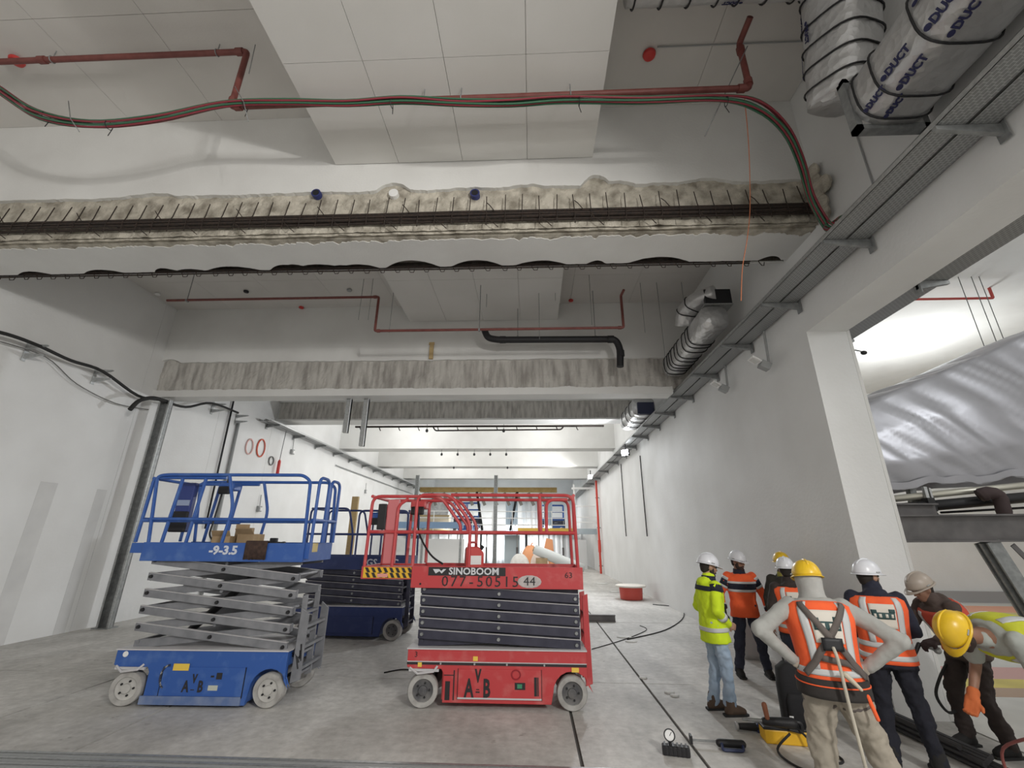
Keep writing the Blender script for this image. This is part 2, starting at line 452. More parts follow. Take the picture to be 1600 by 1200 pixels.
def rough_face(name, x0, x1, z0, z1, y, amp, m, parent, step=.045, stripes=0, seed=0, back=.12):
    nx = int((x1 - x0) / step); nzz = max(4, int((z1 - z0) / step)); vs = []; fs = []
    for j in range(nzz + 1):
        for i in range(nx + 1):
            x = x0 + (x1 - x0) * i / nx; z = z0 + (z1 - z0) * j / nzz
            d = nz(x * 2.3, z * 2.5, seed) * .6 + nz(x * 7, z * 9, seed + 3) * .5 + nz(x * 19, z * 21, seed + 5) * .35
            if stripes:
                s_ = math.sin(x * stripes + 2 * nz(x * .8, seed)) ; d += max(0, s_ - .75) * 3.2 * (.5 + nz(x * 30, z * 6, seed))
            vs.append((x, y + d * amp, z))
    for j in range(nzz):
        for i in range(nx):
            a = j * (nx + 1) + i; fs.append((a, a + 1, a + nx + 2, a + nx + 1))
    k = len(vs); b = MB().add(vs, fs)
    b.bx(x0, x1, y + amp * 2.2, y + back, z0, z1)
    return b.build(name, m, parent)

POCK = [(at(u, 418, y=6.45).x, w, dd) for u, w, dd in ((58, .5, .10), (165, .6, .11), (262, .35, .12), (300, .5, .08), (365, .8, .13), (450, .5, .15), (500, .8, .14), (560, .6, .12), (645, .75, .2), (745, .7, .17), (845, .7, .12), (932, .25, .09), (1030, .8, .16), (1205, .3, .12))]
def pocket(x):
    return min(.26, sum(dd * max(0, 1 - ((x - c) / w * 1.6) ** 2) for c, w, dd in POCK) + abs(jag(x, 41, .015, 2.0)))
b1 = struct(MB().bx(XL, XR, 5.62, 6.40, 6.50, ZC).bx(XL, XR, 6.40, 6.60, 6.72, ZC).bx(XL, XR, 6.56, 6.60, 6.44, 6.72).build('concrete_beam', WHITE), 'first ceiling beam with hacked concrete and bare rebar')
def chip(x):     # places where more plaster has come away
    h = 0
    for c, w, a in ((-2.15, .28, .13), (1.02, .22, .2), (1.35, .3, .07), (-.05, .3, .05), (-6.2, .5, .06), (2.7, .4, .06)):
        h += a * max(0, 1 - ((x - c) / w) ** 2)
    return h
skin('plaster_face', XL, XR, lambda x: 7.18 + .006 * (x + 3) * .0 + chip(x) + jag(x, 3, .035), lambda x: ZC, 5.5, 5.63, 'y', WHITE, b1)
rough_face('hacked_concrete', XL, XR, 6.44, 7.46, 5.565, .035, CONC, b1, seed=1, step=.04)
skin('plaster_soffit', XL, XR, lambda x: 5.72 + abs(jag(x, 30, .16, 1.1)), lambda x: 6.46 - pocket(x), 6.40, 6.51, 'z', WHITE, b1)
rough_face('hacked_soffit', XL, XR, 6.41, 6.52, 5.60, .03, CONC, b1, seed=7, back=.35)
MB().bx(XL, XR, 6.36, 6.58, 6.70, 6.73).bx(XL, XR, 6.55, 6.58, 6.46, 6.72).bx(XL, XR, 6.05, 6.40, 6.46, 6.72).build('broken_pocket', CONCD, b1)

b2 = struct(MB().bx(XL, XR, 10.92, 11.3, 5.68, ZC).bx(XL, 3.6, 10.92, 11.3, 5.50, 5.68).build('concrete_beam', WHITE), 'second ceiling beam, deeper, with a hacked concrete band')
skin('plaster_face', XL, XR, lambda x: 6.46 + jag(x, 13, .025) + .10 * max(0, 1 - ((x + 9.9) / .35) ** 2), lambda x: 8.1, 10.8, 10.93, 'y', WHITE, b2)
skin('plaster_lip', XL, 3.6, lambda x: 5.48, lambda x: 5.67 + jag(x, 17, .035), 10.8, 10.93, 'y', WHITE, b2)
rough_face('hacked_concrete', XL, XR - .1, 5.64, 6.62, 10.87, .03, CONC2, b2, stripes=4.2, seed=11)
b3 = struct(MB().bx(XL, XR, 16.6, 17.3, 6.32, ZC).build('concrete_beam', WHITE), 'third ceiling beam with a hacked concrete band')
skin('plaster_face', XL, XR, lambda x: 7.06 + jag(x, 23, .02), lambda x: ZC, 16.5, 16.62, 'y', WHITE, b3, 250)
skin('plaster_lip', XL, XR, lambda x: 6.30, lambda x: 6.36 + jag(x, 27, .02), 16.5, 16.62, 'y', WHITE, b3, 250)
rough_face('hacked_concrete', XL + .1, XR - .1, 6.32, 7.2, 16.56, .03, CONC2, b3, stripes=3.1, seed=19, step=.07)
for y, lab in ((22.6, 'plain white ceiling beam beyond the hacked ones'), (28.7, 'plain white ceiling beam in the middle distance'), (34.8, 'farthest plain white ceiling beam')):
    b = struct(MB().bx(XL, XR, y, y + .9, 6.36, ZC).build('concrete_beam', WHITE), lab)
# dark conduit sleeve ends in the first beam
for u, c in ((494, 'blue'), (615, 'white'), (742, 'blue')):
    p = at(u, 302, y=5.5); m = mat('blue_sleeve', (.03, .04, .16), .4) if c == 'blue' else WHITEP
    t = thing('pipe_sleeve', {494: 'dark blue pipe sleeve end in the first beam, leftmost of three', 615: 'white pipe sleeve end in the first beam', 742: 'dark blue pipe sleeve end right of the white one'}[u], 'sleeve', p)
    MB().lathe([(.055, -.1), (.075, -.1), (.075, .015), (.055, .015)], Matrix.Rotation(PI / 2, 4, 'X'), 18).build('rim', m, t, 30)
    MB().lathe([(.054, -.1), (.054, .018)], Matrix.Rotation(PI / 2, 4, 'X'), 14).build('bore', BLACK if c == 'blue' else WHITEP, t)

# ---- bare reinforcement of the first beam
rb = thing('beam_reinforcement', 'rusty bars and stirrups bared along the front of the first beam', 'rebar', (-3, 5.45, 6.6))
for k, (dy, dz) in enumerate(((0, .07), (.03, .045), (-.01, .02), (.04, 0), (0, -.025), (.05, -.05))):
    pts = [(XL + 3 + i * .6, dy + .008 * nz(i * .4, k), dz + .012 * nz(i * .3, k + 5)) for i in range(25) if XL + 3 + i * .6 < 7.25]
    pts.append((7.22, dy, dz))
    if k == 3: pts = pts[6:]
    MB().tube(pts, .023, 6).build('main_bar', REBAR, rb)
st = None
x = XL + .1; i = 0
while x < XR - .1:
    a = nz(x * 3.3, 2) * .05; h = .29 + .07 * nz(x * 2.1, 8)
    p = [(x + 3, -.03, -.17 - .05 * nz(x * 5)), (x + 3, -.035, .02), (x + 3 + a * .3, -.005, .12), (x + 3 + a, .03, .1 + h)]
    MB().tube(p, .0075, 5).build('stirrup', REBAR, rb)
    if i % 5 == 1:
        MB().tube([(x + 3.12, -.04, .05), (x + 3.05, -.06, .14), (x + 3.0, -.05, .2)], .007, 5).build('tie_bar', REBAR, rb)
    if i % 3 == 0:
        MB().tube([(x + 3.02, -.02, -.06), (x + 3.10, -.02, -.14), (x + 3.18, .02, -.2)], .007, 5).build('tie_bar', REBAR, rb)
    x += .262 + .05 * nz(x * 7, 4); i += 1
rb2 = thing('beam_reinforcement', 'thin black bars with small hooked loops along the rear edge of the first beam', 'rebar', (-3, 6.5, 6.40))
for k, (dy, dz) in enumerate(((0, .02), (.03, .0), (-.03, .035))):
    MB().tube([(XL + 3 + i * .6, dy, dz + .01 * nz(i * .3, k)) for i in range(24) if XL + 3 + i * .6 < 6.9 ], .013, 6).build('main_bar', REBAR, rb2)
x = XL + .2
while x < XR - .3:
    w = .05 + .02 * nz(x * 4); MB().tube([(x + 3 - .05, 0, .06), (x + 3 - .03, 0, -.01), (x + 3, .0, -.05 - w * .4), (x + 3 + w, .01, -.05 - w * .3), (x + 3 + w + .015, .01, 0)], .007, 5).build('hook', REBAR, rb2)
    x += .27 + .06 * nz(x * 5, 3)
rb3 = thing('beam_reinforcement', 'dark rebar line under the third beam, far down the hall', 'rebar', (-3, 17.36, 6.25))
for k, dy in enumerate((0, .05)):
    MB().tube([(-4.2, dy, 0), (0, dy, .01), (5.9, dy, .0)], .035, 6).build('main_bar', REBAR, rb3)
MB().tube(fillet([(-1, .06, 0), (-.9, .06, -.16), (4.2, .06, -.13), (4.3, .06, 0)], .08), .03, 6).build('bent_bar', REBAR, rb3)
for i in range(12):
    MB().tube([(-4 + i * .8, 0, -.03), (-3.97 + i * .8, 0, -.12), (-3.93 + i * .8, 0, -.17)], .02, 5).build('hook', REBAR, rb3)
# broken chunk of concrete where the first beam meets the right wall
ck = MB()
random.seed(3)
for k in range(9):
    p = at(1270 + random.random() * 26, 268 + k * 8 + random.random() * 6, x=XR - .02)
    p.x -= .07; p.y = min(p.y, 5.33)
    ck.ell(p, (.05 + .02 * random.random(), .10 + .07 * random.random(), .09 + .07 * random.random()), None, 7, 5)
tag(ck.build('broken_concrete', CONC), 'lump of broken concrete where cables enter the right wall', 'concrete')
# ================================================================== SERVICES UNDER THE CEILING
def pipe(name, label, cat, pts, r, m, fil=.1, n=10, fittings=(), fm=None, fr=1.35, group=None):
    o = V(pts[0]); t = thing(name, label, cat, o, group=group)
    MB().tube([p - o for p in fillet(pts, fil)], r, n).build('pipe_run', m, t, 40)
    for a, b in fittings:
        MB().cyl(V(a) - o, V(b) - o, r * fr, None, 12).build('coupling', fm or m, t, 30)
    return t
YP = 4.27
A, B_, C_, D_, E_ = at(-60, 75, y=YP), at(388, 75, y=YP), at(361, 157, y=YP), at(1176, 143, y=YP), at(1165, 66, y=YP)
B_.z = A.z = 8.6; B_.x = C_.x = -4.05; C_.z = D_.z = 7.52; E_.x = D_.x = 2.86; E_.z = 8.35
pipe('sprinkler_pipe', 'red sprinkler pipe dropping under the lighter ceiling panel in the nearest bay', 'pipe',
     [(-9.9, YP, 8.6), B_, C_, D_, E_, E_ + V((.02, -.3, .05))], .04, PIPER, .05, 10,
     [(B_ + V((-.06, 0, 0)), B_ + V((-.16, 0, 0))), (C_ + V((.05, 0, 0)), C_ + V((.14, 0, 0))), (C_ + V((0, 0, .06)), C_ + V((0, 0, .14))),
      (D_ + V((-.06, 0, 0)), D_ + V((-.15, 0, 0))), (D_ + V((0, 0, .06)), D_ + V((0, 0, .15))), (E_ + V((0, 0, -.08)), E_ + V((0, 0, -.17))),
      (V((-7.2, YP, 8.6)), V((-7.1, YP, 8.6)))])
for px in (-7.0, -4.5, -1.4, -.9, .55):
    z = 8.6 if px < -4.1 else 7.52; top = ZC - .02 if px < -4.1 else 7.71
    t = thing('pipe_hanger', {-7.0: 'small hanger on the red pipe by the round red detector', -4.5: 'hanger next to the elbow of the near red pipe', -1.4: 'pipe hanger left of its close neighbour above the cable bundle', -.9: 'pipe hanger right of its close neighbour above the cable bundle', .55: 'pipe hanger at the right part of the near red pipe'}[px], 'hanger', (px, YP, z))
    MB().tube([(0, .0, .05), (.0, .0, top - z)], .007, 6).build('rod', GALVD, t)
    MB().tube([(.0, .045 * math.cos(a * PI / 6), .045 * math.sin(a * PI / 6)) for a in range(13)], .008, 5).build('ring', GALVD, t)
p2 = [at(262, 466, y=9.0), at(592, 464, y=9.0), at(588, 517, y=9.0), at(974, 508, y=9.0), at(974, 462, y=9.0)]
p2[0].z = p2[1].z; p2[2].x = p2[1].x; p2[3].z = p2[2].z = 6.45; p2[4].x = p2[3].x
pipe('sprinkler_pipe', 'thin red sprinkler pipe stepping down across the second bay', 'pipe', p2 + [p2[4] + V((.03, -.2, .03))], .03, PIPER, .04, 8,
     [(p2[1] + V((-.05, 0, 0)), p2[1] + V((-.12, 0, 0))), (p2[2] + V((.05, 0, 0)), p2[2] + V((.12, 0, 0))), (p2[3] + V((-.05, 0, 0)), p2[3] + V((-.12, 0, 0)))])
d = [at(757, 516, y=10.15), at(762, 528, y=10.15), at(778, 531, y=10.15), at(962, 530, y=10.15), at(969, 545, y=10.15), at(969, 573, y=10.15)]
pipe('drain_pipe', 'thick black plastic drain pipe in front of the second beam', 'pipe', d, .085, BLACK, .15, 12,
     [(d[2] + V((.05, 0, 0)), d[2] + V((.2, 0, 0))), (d[3] - V((.05, 0, 0)), d[3] - V((.2, 0, 0))), (d[4] - V((0, 0, .05)), d[4] - V((0, 0, .2)))], fr=1.12)
for px, py_, pz, lab in ((p2[0].x + .5, 9.0, p2[0].z, 'hanger at the left end of the second bay red pipe'), (p2[2].x + 2.4, 9.0, p2[2].z, 'hanger in the middle of the second bay red pipe'), (d[2].x + .5, 10.15, d[2].z + .085, 'hanger at the left of the black drain pipe'), (d[3].x - .5, 10.15, d[3].z + .085, 'hanger at the right of the black drain pipe')):
    zt = 7.6 if -3.3 < px < .72 else 8.09
    t = thing('pipe_hanger', lab, 'hanger', (px, py_, pz)); MB().cyl((0, 0, 0), (0, 0, zt - pz), .009, None, 6).build('rod', GALVD, t); MB().bx(-.02, .02, -.04, .04, -.04, .01).build('clip', GALVD, t)
# smoke detectors
for u, v, zc, m, lab in ((28, 92, ZC - .01, REDPL, 'round red detector cover at the left end of the first bay'), (1014, 82, ZC - .01, REDPL, 'round red detector cover beside the lighter ceiling panel'),
                         (385, 454, 8.09, BLACK, 'dark detector on the second bay ceiling'), (247, 458, 8.09, WHITEP, 'white detector base near the left wall of the second bay'),
                         (546, 452, 8.09, GREYP, 'small grey detector base in the second bay ceiling'), (471, 479, 8.09, REDPL, 'small red detector in the second bay left part'), (892, 468, 8.09, REDPL, 'small red detector in the second bay right of the drop panel')):
    p = at(u, v, z=zc); s = 1.0 if zc > 8.5 else .7
    t = thing('smoke_detector', lab, 'detector', p)
    MB().lathe([(.06 * s, 0), (.06 * s, -.015 * s), (.05 * s, -.03 * s)], None, 18).build('base', WHITEP, t, 30)
    MB().lathe([(.085 * s, -.02 * s), (.095 * s, -.04 * s), (.085 * s, -.075 * s), (.05 * s, -.09 * s)], None, 20).build('cover', m, t, 40)
# conduit from the detector along the ceiling and down the right wall
q = [at(1025, 82, z=ZC - .03), at(1290, 72, z=ZC - .03)]; q[1].x = XR - .02; q[0].y = q[1].y = 4.55
pipe('conduit', 'thin pale conduit from the red detector down the right wall', 'conduit', [q[0], q[1], (XR - .02, 4.55, 5.75)], .011, GREYP, .03, 6)

# cable bundle
way = [(-70, 95, 4.2), (0, 132, YP), (65, 172, YP), (150, 188, YP), (250, 180, YP), (355, 158, YP), (450, 155, YP), (545, 156, YP), (630, 151, YP), (720, 156, YP), (800, 156, YP), (880, 150, YP), (1000, 151, YP), (1120, 148, YP), (1180, 160, 4.35), (1222, 196, 4.55), (1246, 245, 4.8), (1262, 300, 5.05), (1284, 340, 5.15)]
base = [at(u, v + 6, y=y) for u, v, y in way]
cbn = thing('cable_bundle', 'sagging bundle of red and green cables tied along the first bay', 'cable', base[7])
for k in range(9):
    c = REDC if k % 2 == 0 and k < 8 else (GREENC if k % 2 else GREYC)
    pts = []
    for i, p in enumerate(base):
        a = k * 2.4 + .35 * nz(i * .6, k); rr = .04 + .012 * nz(i * .8, k * 3) + (.02 if i < 3 or i > 13 else 0)
        pts.append(p + V((.01 * nz(i, k), math.cos(a) * rr - .05, math.sin(a) * rr - .05 + .03 * nz(i * .45, k * 1.7))))
    e = pts[-1]; s_ = 1 + .5 * nz(k * 1.3, 2)
    pts += [e + V((-.02, -.10, -.16 * s_)), e + V((.06 * s_, -.16, -.27 * s_)), e + V((.16 * s_, -.18, -.20 * s_)), e + V((.10 * s_, -.15, -.10)), e + V((.02, -.12, -.14 * s_))]
    MB().tube([q - base[7] for q in spline(pts, 5)], .014 if c is not GREYC else .009, 6).build({id(REDC): 'red_cable', id(GREENC): 'green_cable', id(GREYC): 'grey_cable'}[id(c)], c, cbn, True)
for u, v in ((72, 176), (170, 190), (383, 160), (612, 156), (905, 153), (1135, 153)):
    p = at(u, v + 6, y=YP - .05) - base[7]
    MB().tube([p + V((0, .055 * math.cos(a * PI / 6), .055 * math.sin(a * PI / 6))) for a in range(13)] + [p + V((.02, .02, -.16))], .005, 5).build('cable_tie', BLACK, cbn)
# thin hanging wires and rods
def wire(label, pts, r, m, group=None, name='hanging_wire'):
    return tag(MB().tube(pts, r, 5).build(name, m, None, True), label, 'wire', group)
wire('thin orange wire hanging from the first bay past the beams', spline([at(1163, 150, y=4.3), at(1170, 230, y=4.9), at(1172, 320, y=5.35), at(1168, 370, y=5.35), at(1160, 420, y=5.4), at(1158, 470, y=5.4)], 6), .006, ORANGEC)
wire('thin rod slanting down beside the riser of the near red pipe', [at(1168, 72, y=4.1), at(1101, 213, y=4.5)], .007, GALVD)
wire('short wire beside the left elbow of the near red pipe', [at(399, 70, y=4.2), at(389, 115, y=4.2)], .006, GALVD)
wire('dark wire crossing the cable bundle under the left elbow', [at(367, 135, y=4.15), at(381, 160, y=4.15), at(388, 190, y=4.15)], .006, GALVD)
wire('wire hook poking through the cable bundle at far left', [at(107, 158, y=4.15), at(110, 185, y=4.15), at(124, 206, y=4.15)], .006, GALVD)
for k, (u, vb) in enumerate(sorted(((1008, 520), (1043, 590), (1078, 540), (1117, 480), (925, 508), (868, 470), (843, 530), (560, 500), (575, 500), (608, 520), (760, 480)))):
    p = at(u, vb, y=9.4 if u < 1000 else 9.8)
    wire('thin threaded rod hanging in the second bay, %s from the left' % ORD[k], [p, (p.x, p.y, 8.09)], .006, GALVD, 'threaded rods in the second bay', 'threaded_rod')

# ---- ducts
def duct(name, label, pts, rx, rz, straps, words, n=28, capm=None, squash=1.0, seed=0):
    """lumpy foil-wrapped duct along a polyline"""
    o = V(pts[0]); t = thing(name, label, 'duct', o)
    P = fillet(pts, .35, 6); Q = [P[0]]
    for a, b in zip(P[:-1], P[1:]):
        k = max(1, int((b - a).length / .08))
        for i in range(1, k + 1): Q.append(a.lerp(b, i / k))
    rings = []; ref = None
    frames = []
    for i, p in enumerate(Q):
        dd = (Q[min(i + 1, len(Q) - 1)] - Q[max(i - 1, 0)]).normalized()
        if ref is None: ref = Z if abs(dd.z) < .9 else V((0, 1, 0))
        ref = (ref - dd * ref.dot(dd)).normalized(); s_ = dd.cross(ref)
        frames.append((p, dd, ref.copy(), s_))
        ring = []
        for k in range(n):
            a = 2 * PI * k / n; c, s2 = math.cos(a), math.sin(a); e = .62
            w = 1 + .035 * nz(i * .35, k * .9, seed) + .025 * nz(i * 1.3, k * 2.1, seed + 4)
            ring.append(p - o + (s_ * math.copysign(abs(c) ** e, c) * rx + ref * math.copysign(abs(s2) ** e, s2) * rz) * w)
        rings.append(ring)
    MB().loft(rings).build('wrap', FOIL, t, True)
    for f in straps:
        i = int(f * (len(Q) - 1)); p, dd, rf, s_ = frames[i]; pl = []
        for k in range(n + 1):
            a = 2 * PI * k / n; c, s2 = math.cos(a), math.sin(a); e = .62
            pl.append(p - o + (s_ * math.copysign(abs(c) ** e, c) * rx + rf * math.copysign(abs(s2) ** e, s2) * rz) * 1.045)
        MB().tube(pl, .011, 6, False).build('strap', BLACK, t, True)
    ink = mat('dark_blue_print', (.015, .017, .07), .6)
    for f, a, size, flip in words:
        size *= .68
        i = int(f * (len(Q) - 1)); p, dd, rf, s_ = frames[i]; a = math.radians(a); c, s2 = math.cos(a), math.sin(a); e = .62
        pos = p - o + (s_ * math.copysign(abs(c) ** e, c) * rx + rf * math.copysign(abs(s2) ** e, s2) * rz) * 1.05
        nrm = (s_ * c / rx + rf * s2 / rz).normalized()
        xd = dd if not flip else -dd
        M = frame(pos, xd, nrm.cross(xd))
        text('print', 'DUCT', size, t, M, ink, .003, bold=.004)
        MB().lathe([(size * .34, 0), (size * .34, .004)], M @ Matrix.Translation((-size * 1.75, 0, 0)) @ Matrix.Diagonal((1, .8, 1, 1)), 10).build('print_dot', ink, t)
    return t, frames
big, fr = duct('foil_duct', 'large foil-wrapped duct with black straps along the top of the right wall', [(3.80, 3.62, 6.42), (3.80, -.6, 6.42)], .36, .33,
           [.03, .09, .20, .31, .42, .54, .66, .8], [(.07, 325, .12, 0), (.15, 338, .14, 0), (.15, 300, .14, 0), (.26, 330, .15, 0), (.26, 290, .14, 0), (.26, 5, .14, 0), (.37, 335, .16, 0), (.37, 300, .15, 0), (.07, 285, .11, 0), (.48, 330, .16, 0)], seed=2)
MB().bx(-.37, .37, -.0, .1, -.37, -.31).bx(-.37, -.31, -.0, .1, -.37, .35).bx(.31, .37, 0, .1, -.37, .35).bx(-.37, .37, 0, .1, .29, .35).build('end_flange', GALVD, big)
duct('foil_duct', 'foil-wrapped duct branch coming down the right wall from the ceiling', [(1.2, 3.40, 8.42), (3.62, 3.40, 8.42), (3.68, 3.92, 6.84)], .33, .33,
     [.04, .12, .2, .28, .36, .44, .52, .62, .7, .77, .84, .9, .96], [(.08, 270, .11, 1), (.24, 262, .11, 1), (.4, 275, .11, 1), (.16, 300, .1, 1), (.33, 240, .1, 1), (.74, 200, .11, 0), (.8, 250, .11, 0), (.88, 215, .11, 0)], seed=5)
m2, fr = duct('foil_duct', 'smaller crumpled foil duct lying on the tray before the second beam', [(3.62, 7.95, 6.12), (3.62, 9.2, 6.12), (3.62, 10.62, 6.12)], .27, .25, [.3, .38, .46, .54, .62, .7, .78, .86, .94], [], seed=9)
t, fr = duct('duct_elbow', 'short foil duct elbow with an open black end', [(3.34, 8.75, 6.35), (3.34, 8.6, 6.6), (3.44, 8.25, 6.66), (3.75, 7.98, 6.66)], .2, .15, [.3, .6], [], seed=12)
MB().bx(-.26, .26, -.10, -.02, -.02, .3, Matrix.Translation((.41, -.72, .1))).build('open_end', BLACK, t)
MB().bx(-.28, .28, -.1, .25, -.04, -.02, Matrix.Translation((.41, -.72, .1))).build('end_frame', GALV, t)
t, fr = duct('foil_duct', 'far foil-wrapped duct end near the bright flood lamp', [(3.55, 13.6, 5.96), (3.55, 15.6, 5.96)], .36, .3, [.2, .5, .8], [], seed=15)
MB().bx(-.2, .3, -.12, 0, -.28, .1).build('open_end', mat('dark_blue_opening', (.02, .025, .06), .6), t)

# ---- cable trays
def tray(name, label, x0, x1, y0, y1, z, brk, flip=1, n=2):
    t = thing(name, label, 'cable tray', (0, 0, z))
    w = (x1 - x0) / n
    for k in range(n):
        a, b = x0 + k * w + .012, x0 + (k + 1) * w - .012
        MB().bx(a, b, y0, y1, 0, .006).build('tray_bed', PERF, t)
        MB().bx(a, a + .005, y0, y1, 0, .065).bx(a - .0, a + .02, y0, y1, .06, .066).build('tray_side', GALV, t)
        MB().bx(b - .005, b, y0, y1, 0, .065).bx(b - .02, b, y0, y1, .06, .066).build('tray_side', GALV, t)
    xw = x1 + .02 if flip > 0 else x0 - .02
    for y in brk:
        s = 1 if flip > 0 else -1; xi = x0 if flip > 0 else x1
        bk = MB().prism([(xi, -.005), (xw, -.005), (xw, -.12), (xi, -.05)], y - .02, y + .02, 'xz').build('bracket', GALVD, t)
        MB().bx(min(xw, xw - s * .012), max(xw, xw - s * .012), y - .05, y + .05, -.18, .06).build('bracket_plate', GALVD, bk)
    return t
tray('cable_tray', 'wide perforated cable tray on brackets along the right wall', 3.68, 4.24, -5, 44, 5.56, [y for y in (1.55, 3.19, 4.82, 6.4, 8.0, 9.65, 11.3, 12.9, 14.5, 16.1, 18, 20, 22, 25, 28, 31, 34)])
tray('cable_tray', 'perforated cable tray on the neighbouring hall side of the lintel', 4.92, 5.30, -1, 7.0, 5.12, [1.6, 3.2, 5.1, 6.85], -1, 1)
lt = tray('cable_tray', 'double cable tray along the left wall starting behind the blue lift', XL + .06, XL + .55, 15.4, 44, 6.02, [y for y in range(16, 44, 2)], -1)
for k in range(5):
    x = XL + .12 + .08 * k
    tag(MB().tube([(x, 15.5, 6.06), (x + .01, 20, 6.06), (x, 30, 6.06), (x, 43, 6.06)], .016, 6).build('tray_cable', BLACK if k % 2 else GREYC), 'long cable lying in the left wall tray', 'cable', 'cables in the left tray')
pipe('conduit', 'thin pale conduit running under the left tray', 'conduit', [at(525, 727, x=XL + .06), at(645, 772, x=XL + .06)], .03, GREYP, .02, 6)

# ---- emergency lamps on arms under the tray and flood lamps
def arm_lamp(label, u, v, x=4.12):
    p = at(u, v, x=x); t = thing('wall_lamp', label, 'lamp', p)
    MB().tube([(.08, 0, 5.54 - p.z), (.06, 0, .08), (0, -.02, .02)], .022, 8).build('arm', GREYP, t)
    MB().bx(-.11, .06, -.07, .07, -.07, .06, Matrix.Rotation(.5, 4, 'Y')).build('housing', GREYP, t, None, .01)
    MB().bx(-.30, -.12, -.10, .10, -.02, .0, Matrix.Rotation(.6, 4, 'Y')).bx(-.27, -.15, -.07, .07, .0, .004, Matrix.Rotation(.6, 4, 'Y')).build('reflector', WHITEP, t)
    MB().bx(-.27, -.15, -.07, .07, -.03, -.02, Matrix.Rotation(.6, 4, 'Y')).build('lens', mat('lamp_glass', (.55, .55, .53), .2), t)
    return t
arm_lamp('grey lamp head on an arm below the tray, nearer the opening', 1197, 572)
arm_lamp('grey lamp head with square reflector on an arm below the tray, farther along', 1133, 608)
LENS = mat('lit_lens', (1, 1, 1), .3, emit=((.92, .96, 1), 60))
def flood(label, key):
    p = V(LAMPS[key][0]); t = thing('flood_lamp', label, 'lamp', p, math.radians(38))
    MB().bx(.06, .16, -.16, .16, -.12, .12).bx(.08, .12, -.02, .02, .1, 5.55 - p.z if p.z < 5.5 else .4).build('housing', BLACK, t, None, .01)
    MB().bx(.035, .062, -.15, .15, -.11, .11).build('lens', LENS, t)
for k, (x, y) in enumerate(((-6, 20), (.5, 20), (-6, 25.8), (.5, 25.8), (-6, 32), (.5, 32))):  # made-up fittings for the added lights between the beams
    t = thing('added_batten', '%s batten lamp added unseen between the far beams to brighten them, %s side' % (('nearest', 'middle', 'farthest')[k // 2], ('left', 'right')[k % 2]), 'lamp', (x, y, 7.6))
    MB().bx(-.7, .7, -.05, .05, 0, .06).build('housing', WHITEP, t); MB().cyl((-.65, 0, -.03), (.65, 0, -.03), .02, None, 8).build('tube', mat('lit_tube', (1, 1, 1), .3, emit=((1, .99, .97), 12)), t)
    for sx in (-.5, .5): MB().cyl((sx, 0, .06), (sx, 0, ZC - 7.62), .008, None, 5).build('rod', GALVD, t)
flood('bright bluish flood lamp glaring on the right wall', 'near')
flood('farther white flood lamp glaring on the right wall', 'far')
flood('flood lamp on the tray behind the viewpoint', 'behind')
flood('unseen flood lamp added behind the viewpoint to brighten the floor', 'side')
# dark cables hanging from the tray down the right wall
for a, b, lab in (((1000, 712), (1017, 838), 'dark cable hanging down the right wall, nearer one'), ((970, 725), (982, 838), 'dark cable hanging down the right wall by the bright flood lamp')):
    p = at(*a, x=4.24); q = at(*b, x=4.24); q.y = p.y
    wire(lab, [p, p.lerp(q, .5) + V((-.0, .02, 0)), q], .022, BLACK, None, 'hanging_cable')

# ---- left wall bits
post = thing('steel_post', 'tall grey steel post standing against the left wall', 'post', (-9.72, 10.95, 0))
MB().bx(-.14, .14, -.015, .0, 0, 5.4).bx(-.14, -.125, -.13, .0, 0, 5.4).bx(.125, .14, -.13, 0, 0, 5.4).build('channel', GALVD, post)
MB().bx(-.145, -.10, -.14, -.125, .0, 5.4).bx(.10, .145, -.14, -.125, 0, 5.4).build('flange', GALV, post)
MB().bx(-.2, .2, -.2, .08, 0, .02).build('base_plate', GALVD, post)
def wall_bracket(u, v, lab):
    p = at(u, v, x=XL + .01); t = thing('wall_bracket', lab, 'bracket', p)
    for dz in (.0, -.2): MB().prism([(0, dz - .07), (0, dz + .04), (.42, dz + .02), (.42, dz)], -.02, .02, 'xz').build('arm', GALV, t)
    MB().bx(0, .012, -.04, .04, -.32, .1).build('plate', GALV, t)
wall_bracket(44, 541, 'pair of steel wall bracket arms at the far left under the cable')
wall_bracket(150, 580, 'pair of steel wall bracket arms between the far left one and the post')
wall_bracket(333, 632, 'pair of steel wall bracket arms just right of the post top')
wall_bracket(370, 650, 'pair of steel wall bracket arms before the left tray')
tag(MB().tube(spline([at(-40, 512, x=XL + .3), at(10, 522, x=XL + .3), at(60, 540, x=XL + .3), at(110, 563, x=XL + .3), at(160, 580, x=XL + .3), at(215, 618, x=XL + .3), at(250, 625, x=XL + .35), at(290, 636, x=XL + .3), at(330, 630, x=XL + .3), at(372, 645, x=XL + .2)], 5), .035, 8).build('heavy_cable', RUBBER, None, True), 'heavy black cable draped over brackets on the left wall', 'cable')
tag(MB().tube(spline([at(203, 640, x=XL + .5), at(218, 626, x=XL + .5), at(240, 622, x=XL + .5), at(262, 628, x=XL + .4)], 5), .05, 8).build('heavy_cable', RUBBER, None, True), 'short thick black cable end curling over the post top', 'cable')
wire('thin cable sagging low from the far left bracket to the post', spline([at(-20, 528, x=XL + .1), at(70, 557, x=XL + .1), at(120, 600, x=XL + .1), at(180, 630, x=XL + .1), at(232, 640, x=XL + .1)], 5), .012, GREYC)
wire('looped thin cable end beside the post top', spline([at(250, 628, x=XL + .012), at(262, 645, x=XL + .012), at(258, 660, x=XL + .012), at(243, 660, x=XL + .012)], 5), .01, GREYC)
